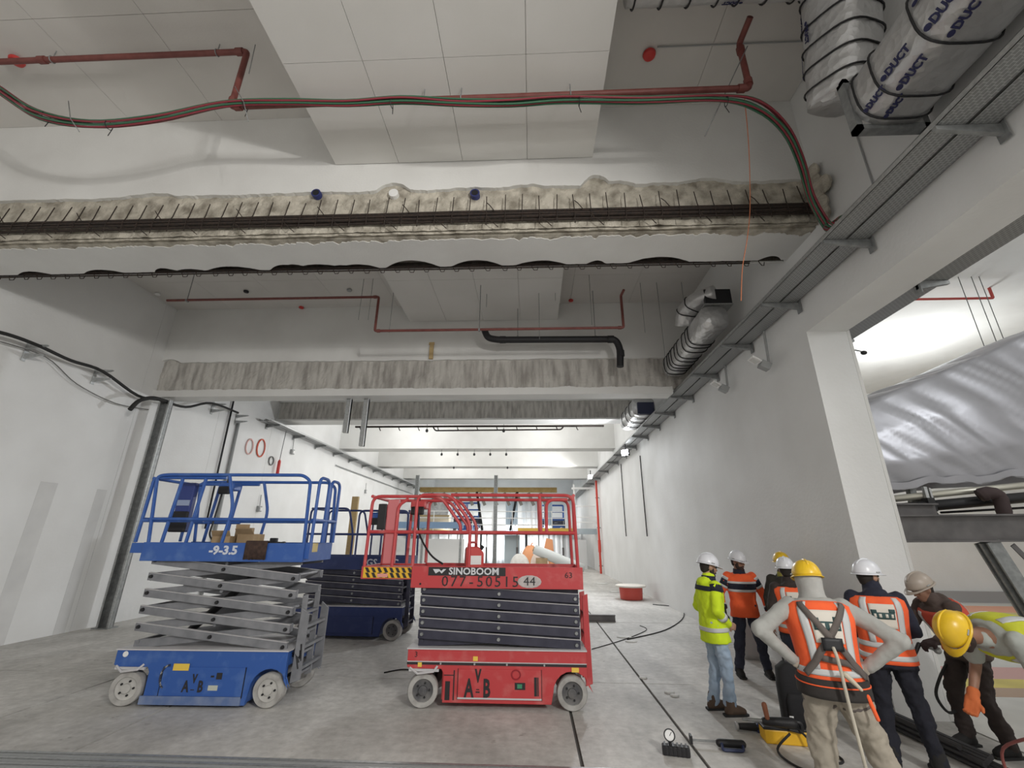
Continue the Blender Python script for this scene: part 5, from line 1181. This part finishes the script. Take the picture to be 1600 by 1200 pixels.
def person(label, loc, rz, pose, c):
    P = dict(DEF); P.update(pose); B = Body(P); sc = P.get('scale', 1.0)
    t = thing('person', label, 'person', loc, rz); t.scale = (sc, sc, sc)
    skin = c.get('skin', SKIN)
    T, R, Fw = B.fr(.9); shc = B.c(.9)
    S = {'R': shc + R * .175 * B.k + T * .005, 'L': shc - R * .175 * B.k + T * .005}
    E = {k: V(P['el' + k]) for k in 'RL'}; Wr = {k: V(P['wr' + k]) for k in 'RL'}
    T0, R0, F0 = B.fr(0); H = {'R': B.hip + R0 * .092 - V((0, 0, .02)), 'L': B.hip - R0 * .092 - V((0, 0, .02))}
    K = {k: V(P['kn' + k]) for k in 'RL'}; A = {k: V(P['an' + k]) for k in 'RL'}
    hc = V(P['head']); HM = (Matrix.Rotation(P['hyaw'], 3, 'Z') @ Matrix.Rotation(P['hpit'], 3, 'X')); h = lambda x, y, z: hc + HM @ V((x, y, z))
    # ---- body, one continuous skin
    b = MB(); B.loft(b, -.12, 1.04, -.012)
    b.cap(B.c(.98), h(0, -.015, -.06), .062, .056, 12)
    b.ell(h(0, -.012, .025), (.077, .096, .10), HM).ell(h(0, .022, -.03), (.064, .072, .09), HM).ell(h(0, .045, -.085), (.042, .042, .034), HM)
    b.cap(h(0, .088, .02), h(0, .113, -.022), .010, .0155, 8).ell(h(0, .105, -.028), (.018, .014, .01), HM)
    for s in (-1, 1): b.ell(h(s * .078, -.005, -.005), (.012, .024, .034), HM).ell(h(s * .034, .076, -.012), (.02, .018, .018), HM)
    b.ell(h(0, .085, -.062), (.026, .014, .012), HM)
    for k, s in (('R', 1), ('L', -1)):
        b.cap(S[k], E[k], .05, .041, 10).cap(E[k], Wr[k], .041, .028, 10)
        if not c.get('gloves'): pass
        d = P.get('hd' + k, (Wr[k] - E[k])); n = P.get('hn' + k, (-s, 0, 0)); hand(b, Wr[k], d, n, s, P.get('curl' + k, P['curl']))
        b.cap(H[k], K[k], .078, .055, 12).cap(K[k], A[k], .054, .038, 12)
        fd = V(P.get('fd' + k, (0, 1, 0))).normalized(); b.cap(A[k] + V((0, 0, -.05)) - fd * .03, A[k] + V((0, 0, -.06)) + fd * .13, .032, .028, 10)
    remesh(b.build('body', skin, t, True), .011, 3)
    for s in (-1, 1): MB().ell(h(s * .033, .089, .012), (.012, .007, .008), HM, 8, 6).build('eye', BLACK, t, True); MB().cap(h(s * .018, .094, .032), h(s * .052, .083, .030), .006, .005, 6).build('eyebrow', mat('dark_hair', (.02, .015, .012), .8), t, True)
    MB().cap(h(-.02, .098, -.062), h(.02, .098, -.062), .005, .005, 6).build('mouth', mat('lip', (.22, .08, .065), .6), t, True)
    if c.get('beard'):
        bd = MB().ell(h(0, .028, -.075), (.062, .066, .05), HM).ell(h(0, .072, -.095), (.036, .032, .03), HM)
        for s in (-1, 1): bd.ell(h(s * .058, .02, -.04), (.014, .035, .045), HM).cap(h(s * .005, .103, -.046), h(s * .03, .092, -.055), .008, .007, 6)
        remesh(bd.build('beard', c['beard'], t, True), .009, 2)
    remesh(MB().ell(h(0, -.035, .01), (.079, .085, .085), HM).ell(h(0, -.055, -.04), (.06, .05, .045), HM).build('hair', mat('dark_hair', (.02, .015, .012), .8), t, True), .012, 2)
    # ---- trousers
    tr = MB(); B.loft(tr, -.16, .16, .012); hemz = .06
    for k in 'RL':
        lk = c.get('legk', 1.0); tr.cap(H[k], K[k], .102 * lk, .078 * lk, 14).cap(K[k], A[k] + (A[k] - K[k]).normalized() * .01, .076 * lk, .064 * lk, 14)
    for i, k in enumerate('RL'):
        for j in range(3): q = K[k].lerp(A[k], .7 + .12 * j); tr.ell(q, (.072, .076, .022), None, 12, 6)
    remesh(tr.build('trousers', c['trousers'], t, True), .014, 3, .036)
    # ---- boots
    for k in 'RL':
        fd = V(P.get('fd' + k, (0, 1, 0))).normalized(); a = A[k]; side = V((-fd.y, fd.x, 0)); bo = MB()
        g0 = a.z - .1
        bo.cap(a + V((0, 0, .06)), a + V((0, 0, -.04)) - fd * .01, .058, .06, 12).cap(a - fd * .035 + V((0, 0, -.052)), a + fd * .15 + V((0, 0, -.058)), .048, .042, 12).cap(a + fd * .03 + V((0, 0, -.03)), a + fd * .12 + V((0, 0, -.05)), .055, .048, 12)
        o = remesh(bo.build('boot', c.get('boots', fabric('brown_boot', (.10, .065, .045))), t, True), .012, 2)
        MB().prism([(-.10, -.042), (-.09, .045), (.0, .05), (.16, .055), (.205, .03), (.205, -.03), (.16, -.052), (0, -.05)], 0, .022, 'xy', Matrix(((fd.x, side.x, 0, a.x), (fd.y, side.y, 0, a.y), (0, 0, 1, a.z - .1), (0, 0, 0, 1)))).build('sole', RUBBER, o)
    # ---- top (jacket, hoodie or shirt)
    j = MB(); B.loft(j, c.get('hem', -.14), 1.0, .02); sl = c.get('sleeve', 1.0)
    for k in 'RL':
        j.ell(S[k], (.078, .078, .075)); j.cap(S[k], E[k] if sl > .5 else S[k].lerp(E[k], .72), .074, .062 if sl > .5 else .07, 12)
        if sl > .5: j.cap(E[k], E[k].lerp(Wr[k], .93), .061, .046, 12).ell(E[k], .065)
        if c.get('hood') is None or True:
            pass
    if c.get('hood'): j.ell(B.c(.98) - Fw * .075 + V((0, 0, .0)), (.11, .07, .06)).cap(B.c(1.0), B.c(1.10), .088, .084, 14)
    else: j.cap(B.c(.98), B.c(1.03), .08, .074, 14)
    remesh(j.build(c.get('topname', 'jacket'), c['top'], t, True), .014, 3, .016)
    if c.get('collar'): MB().tube([B.c(.97), B.c(1.03), B.c(1.13)], [.10, .092, .085], 18).build('collar', c['collar'], t, True)
    if c.get('gloves'):
        for k, s in (('R', 1), ('L', -1)):
            g = MB(); hand(g, Wr[k], P.get('hd' + k, (Wr[k] - E[k])), P.get('hn' + k, (-s, 0, 0)), s, P.get('curl' + k, P['curl']), .004); g.cap(Wr[k] - (Wr[k] - E[k]).normalized() * .05, Wr[k], .043, .036, 12)
            remesh(g.build('glove', c['gloves'], t, True), .008, 1)
    # ---- vest
    if c.get('vest'):
        vm = MB(); B.loft(vm, c.get('vhem', -.1), .945, .036, 20, 28); ve = vm.build('vest', c['vest'], t, True)
        for t0, t1 in c.get('vbands', ((.02, .10), (.2, .28))):
            q = MB(); B.loft(q, t0, t1, .040, 3, 28); q.build('reflective_band', REFL, ve, True)
        for a0, a1 in ((50, 66), (114, 130), (230, 246), (294, 310)): B.patch(c.get('vstripe0', .28), .93, a0, a1, .037, .006, 10, 3).build('reflective_stripe', REFL, ve, True)
        if c.get('panel'):
            pn = B.patch(.46, .83, 249, 291, .038, .007, 8, 8).build('back_panel', mat('cream_panel', (.66, .62, .55), .8), ve, True)
            dk = mat('dark_teal_print', (.03, .07, .07), .7)
            B.patch(.60, .70, 252, 288, .046, .002, 3, 8).build('panel_print', dk, ve, True)
            B.patch(.70, .755, 278, 289, .046, .002, 3, 3).build('panel_print', dk, ve, True); B.patch(.70, .74, 252, 262, .046, .002, 3, 3).build('panel_print', dk, ve, True)
            for a in (256, 264, 272, 281): B.patch(.625, .68, a, a + 4, .049, .002, 2, 2).build('panel_print', mat('cream_panel', (.66, .62, .55), .8), ve, True)
    for t0, t1, m in c.get('bands', ()):
        q = MB(); B.loft(q, t0, t1, .026, 4, 28); q.build('colour_band', m, t, True)
    for f0, f1, m, seg in c.get('sleeve_bands', ()):
        for k in 'RL':
            a, bb, r0, r1 = (S[k], E[k], .0745, .0635) if seg == 'u' else (E[k], Wr[k], .062, .05)
            q0, q1 = a.lerp(bb, f0), a.lerp(bb, f1); ra, rb_ = r0 + (r1 - r0) * f0 + .004, r0 + (r1 - r0) * f1 + .004
            MB().tube([q0, q1], [ra, rb_], 16).build('sleeve_band', m, t, True)
    # ---- helmet
    hm = c['helmet']; rings = []
    for i in range(11):
        a = i / 10 * PI / 2; rr = math.cos(a) ** .8 if i < 10 else .02
        rings.append([h(q.x, q.y, q.z) for q in rings_z(28, .116 * max(rr, .02), .142 * max(rr, .02), .035 + .142 * math.sin(a), 0, -.008)])
    he = MB().loft(rings).build('helmet', hm, t, True)
    br = []
    for g, z in ((0, .04), (.012, .034), (.012, .028), (-.004, .032)):
        ring = rings_z(28, .117 + g, .143 + g, z, 0, -.008)
        for q in ring:
            if q.y > .05: f = (q.y - .05) / .09; q.y += f * .045 * (1 if g > 0 else .1); q.z -= f * .014
        br.append([h(q.x, q.y, q.z) for q in ring])
    MB().loft(br, False).build('brim', hm, he, True)
    MB().tube([h(0, y, .036 + .142 * math.sqrt(max(0, 1 - ((y + .008) / .142) ** 2))) for y in [-.12 + .0225 * i for i in range(11)]], .011, 8).build('ridge', hm, he, True)
    for s in (-1, 1): MB().tube([h(s * .105, .02, .05), h(s * .118, .02, .055), h(s * .118, -.02, .055), h(s * .105, -.02, .05)], .006, 5).build('clip', GREYP, he)
    return t, B, S, E, Wr, he

HW = mat('white_helmet', (.70, .71, .75), .3); HY = mat('yellow_helmet', (.80, .52, .02), .32, c2=(.70, .44, .03), scale=7); HB = mat('beige_helmet', (.40, .34, .29), .4)
BEARD = mat('dark_beard', (.035, .022, .018), .9)
JEANS = fabric('light_jeans', (.28, .37, .48), (.36, .44, .54)); LIME = fabric('lime_hi_vis', (.62, .80, .02), (.55, .72, .02)); NAVYTR = fabric('navy_trousers', (.030, .033, .055))
rad = math.radians
# man in the lime jacket
person('man in a lime yellow jacket, light jeans and white helmet, seen from the side', (2.33, 6.52, 0), rad(-82),
       dict(elR=(.25, -.06, 1.15), elL=(-.25, -.06, 1.15), wrR=(.15, .13, .98), wrL=(-.15, .13, .98), hdR=(-.3, .8, -.3), hdL=(.3, .8, -.3), hpit=rad(-12), knR=(.09, .05, .5), knL=(-.1, .02, .5), anL=(-.11, -.07, .1), anR=(.11, .03, .1)),
       dict(skin=SKINL, top=LIME, trousers=JEANS, helmet=HW, beard=BEARD, hem=-.3, collar=NAVYC, hood=True, bands=((-.06, .03, REFL), (.80, .90, NAVYC)), sleeve_bands=((.35, .55, REFL, 'f'), (-.05, .25, NAVYC, 'u'))))
# man in the orange and navy jacket
person('man in an orange and navy striped work jacket with white helmet, facing the viewpoint', (3.42, 8.1, 0), rad(172),
       dict(elR=(.33, -.02, 1.16), elL=(-.32, -.02, 1.16), wrR=(.33, .10, .95), wrL=(-.34, .08, .93), hyaw=rad(38), hpit=rad(-10), knR=(.15, .06, .5), knL=(-.15, .05, .5), anR=(.21, .04, .1), anL=(-.22, -.02, .1), girth=1.06),
       dict(top=ORANGE, trousers=NAVYTR, helmet=HW, beard=BEARD, hem=-.2, collar=NAVYC, gloves=BLACK and fabric('black_glove', (.012, .012, .013)), boots=fabric('black_boot', (.018, .017, .017)),
            bands=((.50, .57, REFL), (.57, .74, NAVYC), (.74, .80, REFL)), sleeve_bands=((.50, .62, REFL, 'u'), (.2, .5, NAVYC, 'u'), (.05, .2, REFL, 'u'), (.72, .8, REFL, 'f'), (.8, .98, NAVYC, 'f'))))
# pair behind the man with the harness
person('man with white helmet and dark hood in orange vest, half hidden behind others', (3.50, 6.75, 0), rad(-12),
       dict(head=(0, .035, 1.60), neck=(0, .01, 1.42), hip=(0, 0, .9), hyaw=rad(-15)), dict(top=fabric('dark_brown_hoodie', (.035, .025, .022)), topname='hoodie', hood=True, trousers=NAVYTR, helmet=HW, vest=ORANGE, panel=True, boots=fabric('black_boot', (.018, .017, .017))))
person('bearded man with a yellow helmet and dark jacket, hidden up to the shoulders', (3.86, 7.55, 0), rad(160),
       dict(hyaw=rad(10)), dict(top=fabric('dark_jacket', (.03, .028, .022)), trousers=NAVYTR, helmet=HY, beard=BEARD, collar=fabric('olive_collar', (.30, .28, .05)), hood=True))
# man with the harness, nearest
GREYS = fabric('grey_sweatshirt', (.37, .37, .35), (.30, .30, .28)); BEIGE = fabric('dusty_beige_trousers', (.36, .32, .26), (.27, .245, .2))
hp_, HBd, S_, E_l, W_l, he = person('man with a yellow helmet, orange vest and climbing harness, hands on hips, back turned', (2.44, 4.32, 0), rad(-14),
       dict(hip=(0, 0, .92), neck=(0, .07, 1.51), mid=(0, -.01, 1.22), head=(0, .12, 1.65), hpit=rad(-10), elR=(.50, -.12, 1.25), elL=(-.50, -.12, 1.28), wrR=(.25, -.02, 1.02), wrL=(-.25, -.02, 1.04), hdR=(-.5, .8, -.15), hdL=(.5, .8, -.15), hnR=(-.6, -.3, 0), hnL=(.6, -.3, 0),
            knR=(.22, .05, .5), knL=(-.14, .05, .5), anR=(.34, -.02, .1), anL=(-.16, -.03, .1), girth=1.14),
       dict(legk=1.28, skin=SKINL, top=GREYS, topname='sweatshirt', trousers=BEIGE, helmet=HY, vest=ORANGE, vhem=.02, vbands=((.10, .17),), vstripe0=.17, panel=True, gloves=fabric('tan_glove', (.45, .40, .33))))
hc = V((0, .12, 1.65)); fl = MB(); HM = Matrix.Rotation(rad(-10), 3, 'X')
fl.loft([[hc + HM @ V((q.x, q.y, q.z)) for q in rings_z(24, rx, ry, z, 0, -.02)] for rx, ry, z in ((.103, .118, .06), (.104, .116, -.0), (.098, .105, -.06), (.100, .100, -.11), (.118, .105, -.15), (.13, .10, -.175))]).build('neck_flap', fabric('grey_neck_flap', (.42, .42, .40)), hp_, True)
STRAP = fabric('grey_brown_strap', (.13, .11, .10)); 
for path in ([(.93, 305), (.72, 285), (.46, 264), (.25, 240), (.1, 215)], [(.93, 235), (.72, 255), (.46, 276), (.25, 300), (.1, 325)]): HBd.ribbon(path, .047, .05).build('harness_strap', STRAP, hp_, True)
HBd.patch(.38, .52, 258, 283, .055, .02, 4, 4).build('harness_buckle', BLACK, hp_, True)
HBd.ribbon([(.30, 250), (.25, 290), (.12, 325), (.05, 350)], .046, .045).build('harness_strap', STRAP, hp_, True)
bt = MB(); HBd.loft(bt, -.16, .06, .05, 5, 28); bt = bt.build('tool_belt', fabric('black_belt', (.03, .026, .024)), hp_, True)
q = MB(); HBd.loft(q, -.02, -.005, .055, 2, 28); q.build('orange_piping', ORANGE, bt, True)
for s, kx in ((1, .22), (-1, -.14)):
    a = V((s * .1, 0, .89)); b_ = V((kx, .05, .5)); m_ = a.lerp(b_, .32); d_ = (b_ - a).normalized(); u_ = d_.orthogonal().normalized(); w_ = d_.cross(u_)
    MB().tube([m_ + (u_ * math.cos(k * PI / 9) + w_ * math.sin(k * PI / 9)) * .108 for k in range(19)], .014, 6, False).build('leg_loop', STRAP, hp_, True)
MB().cap((.18, -.155, .86), (.21, -.17, .72), .016, .014, 8).build('orange_tag', ORANGE, hp_, True)
rope = MB().tube(spline([HBd.pt(.42, rad(270), .07), V((0, -.26, 1.1)), V((.01, -.27, .8)), V((.03, -.28, .4)), V((.02, -.29, .08)), V((.05, -.3, .015)), V((.3, -.36, .015))], 7), .013, 8).build('lanyard', fabric('beige_rope', (.50, .46, .38)), hp_, True)
MB().cap((.03, -.255, 1.02), (.11, -.27, .93), .022, .012, 8).build('lanyard_hook', mat('tan_metal', (.5, .44, .34), .5), hp_, True)
# man with the navy hoodie
person('man with a white helmet and navy hoodie under an orange vest, looking right', (3.50, 5.15, 0), rad(-22),
       dict(head=(0, .045, 1.635), neck=(0, .01, 1.49), hyaw=rad(-52), elR=(.27, .03, 1.16), elL=(-.27, .03, 1.16), wrR=(.16, .22, 1.06), wrL=(-.14, .24, 1.06), hdR=(-.5, .8, 0), hdL=(.5, .8, 0), knR=(.15, .03, .5), knL=(-.13, .03, .5), anR=(.19, .0, .1), anL=(-.16, -.05, .1), girth=1.06),
       dict(skin=SKINL, top=NAVYC, topname='hoodie', hood=True, trousers=fabric('dark_navy_trousers', (.012, .013, .022)), helmet=HW, beard=BEARD, vest=ORANGE, vhem=-.08, panel=True, vbands=((-.02, .06), (.16, .24)), vstripe0=.24, boots=fabric('black_boot', (.018, .017, .017))))
# stooping man by the pier
person('stooping man with a beige helmet and red-orange vest beside the pier', (4.54, 5.60, 0), rad(96),
       dict(hip=(0, -.10, .90), neck=(0, .13, 1.36), mid=(0, -.04, 1.15), head=(0, .22, 1.49), hpit=rad(-22), elL=(-.26, .18, 1.10), elR=(.26, .2, 1.1), wrL=(-.2, .42, 1.02), wrR=(.18, .42, 1.0), hdL=(.1, .9, -.2), hdR=(-.1, .9, -.2), hnL=(.3, 0, -1), hnR=(-.3, 0, -1), curl=.9, knL=(-.13, -.02, .5), knR=(.13, .04, .5), anL=(-.14, -.12, .1), anR=(.14, .02, .1)),
       dict(top=fabric('brown_hoodie', (.085, .06, .052)), topname='hoodie', hood=True, trousers=fabric('dark_brown_trousers', (.045, .033, .03)), helmet=HB, vest=fabric('red_orange_vest', (.62, .09, .05)), vhem=.0, vbands=((.12, .2),), vstripe0=.2, gloves=fabric('dark_glove', (.05, .03, .03)), boots=fabric('black_boot', (.018, .017, .017))))
t = thing('wrench', 'small dark tool held by the stooping man', 'tool', (4.02, 5.42, .98), rad(100)); MB().cap((0, .0, 0), (0, -.18, -.05), .016, .02, 8).build('shaft', GALVD, t, True); MB().cap((0, 0, 0), (.02, .08, -.12), .02, .018, 8).build('grip', BLACK, t, True); MB().ell((0, -.2, -.06), .035).build('socket_head', GALV, t, True)
# bending man at the right edge
person('bending man with a yellow helmet, hi-vis straps and orange gloves at the right edge', (4.61, 4.60, 0), rad(92),
       dict(scale=1.1, girth=1.08, hip=(0, 0, .95), neck=(0, .58, 1.09), mid=(0, .27, 1.13), head=(0, .78, 1.12), hpit=rad(-62), hyaw=rad(8), elL=(-.25, .45, .83), elR=(.24, .5, .85), wrL=(-.26, .58, .61), wrR=(.2, .64, .62), curl=.9, hnL=(.4, .6, 0), hnR=(-.4, .6, 0), knL=(-.12, .03, .52), knR=(.12, .1, .52), anL=(-.14, -.06, .1), anR=(.14, .04, .1)),
       dict(top=fabric('grey_tee', (.40, .42, .39)), topname='shirt', sleeve=.4, trousers=fabric('dark_brown_trousers', (.045, .033, .03)), helmet=HY, beard=BEARD, vest=fabric('yellow_vest', (.60, .62, .04)), vhem=.1, vbands=(), vstripe0=.2, gloves=fabric('orange_glove', (.62, .16, .05))))
p0 = V((4.02, 4.33, .58))
tag(MB().tube(spline([p0, V((4.08, 4.85, .3)), V((4.16, 4.95, .02)), V((4.25, 4.9, .012))], 6), .012, 6).build('red_hose', mat('dull_red_hose', (.30, .09, .08), .6), None, True), 'thin dull red hose dangling from the orange gloved hand', 'hose')

# ================================================================== TOOLS ON THE FLOOR
def cyl(mb, *a, **k): return mb.cyl(*a, **k)
p = at(1230, 1158, z=0); t = thing('tool_case', 'yellow tool case lying under the drill', 'case', (2.66, 5.72, 0), rad(-8))
MB().bx(-.24, .24, -.10, .10, 0, .13).build('case', YELLOW, t, None, .015); MB().bx(-.25, .25, -.105, .105, .125, .15).build('lid', BLACK, t, None, .008); MB().bx(.2, .26, -.06, .06, .02, .1).build('latch', GALVD, t)
t = thing('tool_backpack', 'tall black tool bag standing behind the yellow case', 'bag', (2.93, 5.95, 0), rad(-10))
MB().loft([rings_z(20, .17 * s, .12 * s, z, 0, 0, .6) for s, z in ((.95, 0), (1, .05), (1, .45), (.9, .62), (.5, .68))]).build('bag', fabric('black_nylon', (.014, .014, .016)), t, True); MB().loft([rings_z(16, .13 * s, .04, z, 0, -.12, .6) for s, z in ((.9, .06), (1, .1), (1, .34), (.8, .4))]).build('front_pocket', fabric('black_nylon', (.014, .014, .016)), t, True)
MB().tube(fillet([(-.06, 0, .66), (-.06, 0, .76), (.06, 0, .76), (.06, 0, .66)], .04), .012, 6).build('handle', RUBBER, t); MB().bx(-.14, -.10, -.165, -.158, .12, .2).build('print', WHITEP, t)
t = thing('hammer_drill', 'hammer drill with a brown side handle on the yellow case', 'drill', (2.52, 5.62, .155), rad(-10))
MB().cap((-.10, 0, .05), (.16, 0, .05), .038, .05, 12).build('body', BLACK, t, True); MB().cyl((-.32, 0, .05), (-.12, 0, .05), .014, .02, 8).build('drill_bit', GALVD, t); MB().cap((-.08, -.02, .09), (-.09, -.02, .2), .024, .027, 10).build('side_handle', mat('brown_grip', (.28, .10, .05), .6), t, True)
MB().tube(fillet([(.14, 0, .07), (.24, 0, .06), (.24, 0, -.02), (.12, 0, .0)], .03), .02, 8).build('grip', BLACK, t)
lead = spline([(2.60, 5.52, .14), (2.42, 5.45, .03), (2.42, 5.2, .012), (2.55, 5.02, .012), (2.8, 4.9, .012), (3.0, 4.8, .012)], 6)
tag(MB().tube(lead, .011, 6).build('drill_lead', RUBBER, None, True), 'black lead of the hammer drill trailing on the floor', 'cable')
tag(MB().tube(spline([(2.72, 5.56, .16), (2.80, 5.42, .06), (2.86, 5.25, .012), (2.95, 5.3, .012), (2.96, 5.5, .012)], 6), .011, 6).build('drill_lead', RUBBER, None, True), 'black lead looping over the yellow case', 'cable')
t = thing('caulking_gun', 'black applicator gun with a plunger rod lying on the floor joint', 'tool', at(1125, 1168, z=0), rad(-6)); 
MB().cap((.0, 0, .04), (.22, 0, .04), .036, .036, 12).build('barrel', BLACK, t, True); MB().cyl((-.27, 0, .045), (0, 0, .045), .007, None, 6).cyl((-.27, .03, .045), (0, .03, .045), .005, None, 6).build('plunger_rod', GALVD, t); MB().bx(-.285, -.265, -.03, .05, .02, .09).build('plunger_end', BLACK, t); MB().tube(fillet([(.02, -.0, .05), (.0, -.11, .02), (.2, -.10, .02), (.22, 0, .04)], .03), .015, 6).build('grip', mat('deep_blue_grip', (.02, .03, .09), .5), t)
t = thing('cordless_tool', 'black cordless tool body lying left of the yellow case', 'tool', at(1170, 1143, z=0), rad(-5)); MB().cap((-.10, 0, .045), (.10, 0, .045), .03, .042, 12).build('body', BLACK, t, True); MB().lathe([(.036, 0), (.042, .005), (.042, .02), (.036, .025)], Matrix.Translation((-.13, 0, .045)) @ Matrix.Rotation(PI / 2, 4, 'Y'), 14).build('collar', GALV, t); MB().bx(.08, .17, -.04, .04, 0, .085).build('battery', mat('deep_blue_grip', (.02, .03, .09), .5), t, None, .01)
t = thing('pressure_gauge', 'black hand pump with a round white gauge on the floor', 'gauge', at(1057, 1180, z=0), rad(-12)); MB().bx(-.13, .13, -.045, .045, 0, .08).build('pump_body', mat('black_ribbed', (.02, .02, .022), .7), t, None, .012)
for k in range(6): MB().bx(-.11 + k * .04, -.095 + k * .04, -.05, .05, .005, .088).build('rib', BLACK, t)
G = Matrix.Translation((-.05, -.02, .165)) @ Matrix.Rotation(PI / 2 - .3, 4, 'X'); MB().lathe([(.044, -.012), (.052, -.012), (.055, 0), (.052, .02), (.044, .02)], G, 24, False).build('gauge_rim', BLACK, t, 40); MB().lathe([(.045, -.01), (.045, .014)], G, 20).build('gauge_face', WHITEP, t); MB().cyl((-.05, -.02, .07), (-.05, -.02, .12), .015, None, 8).build('stem', BLACK, t); MB().bar(G @ V((0, -.005, .016)), G @ V((.02, .025, .016)), .005, .003).build('needle', BLACK, t)
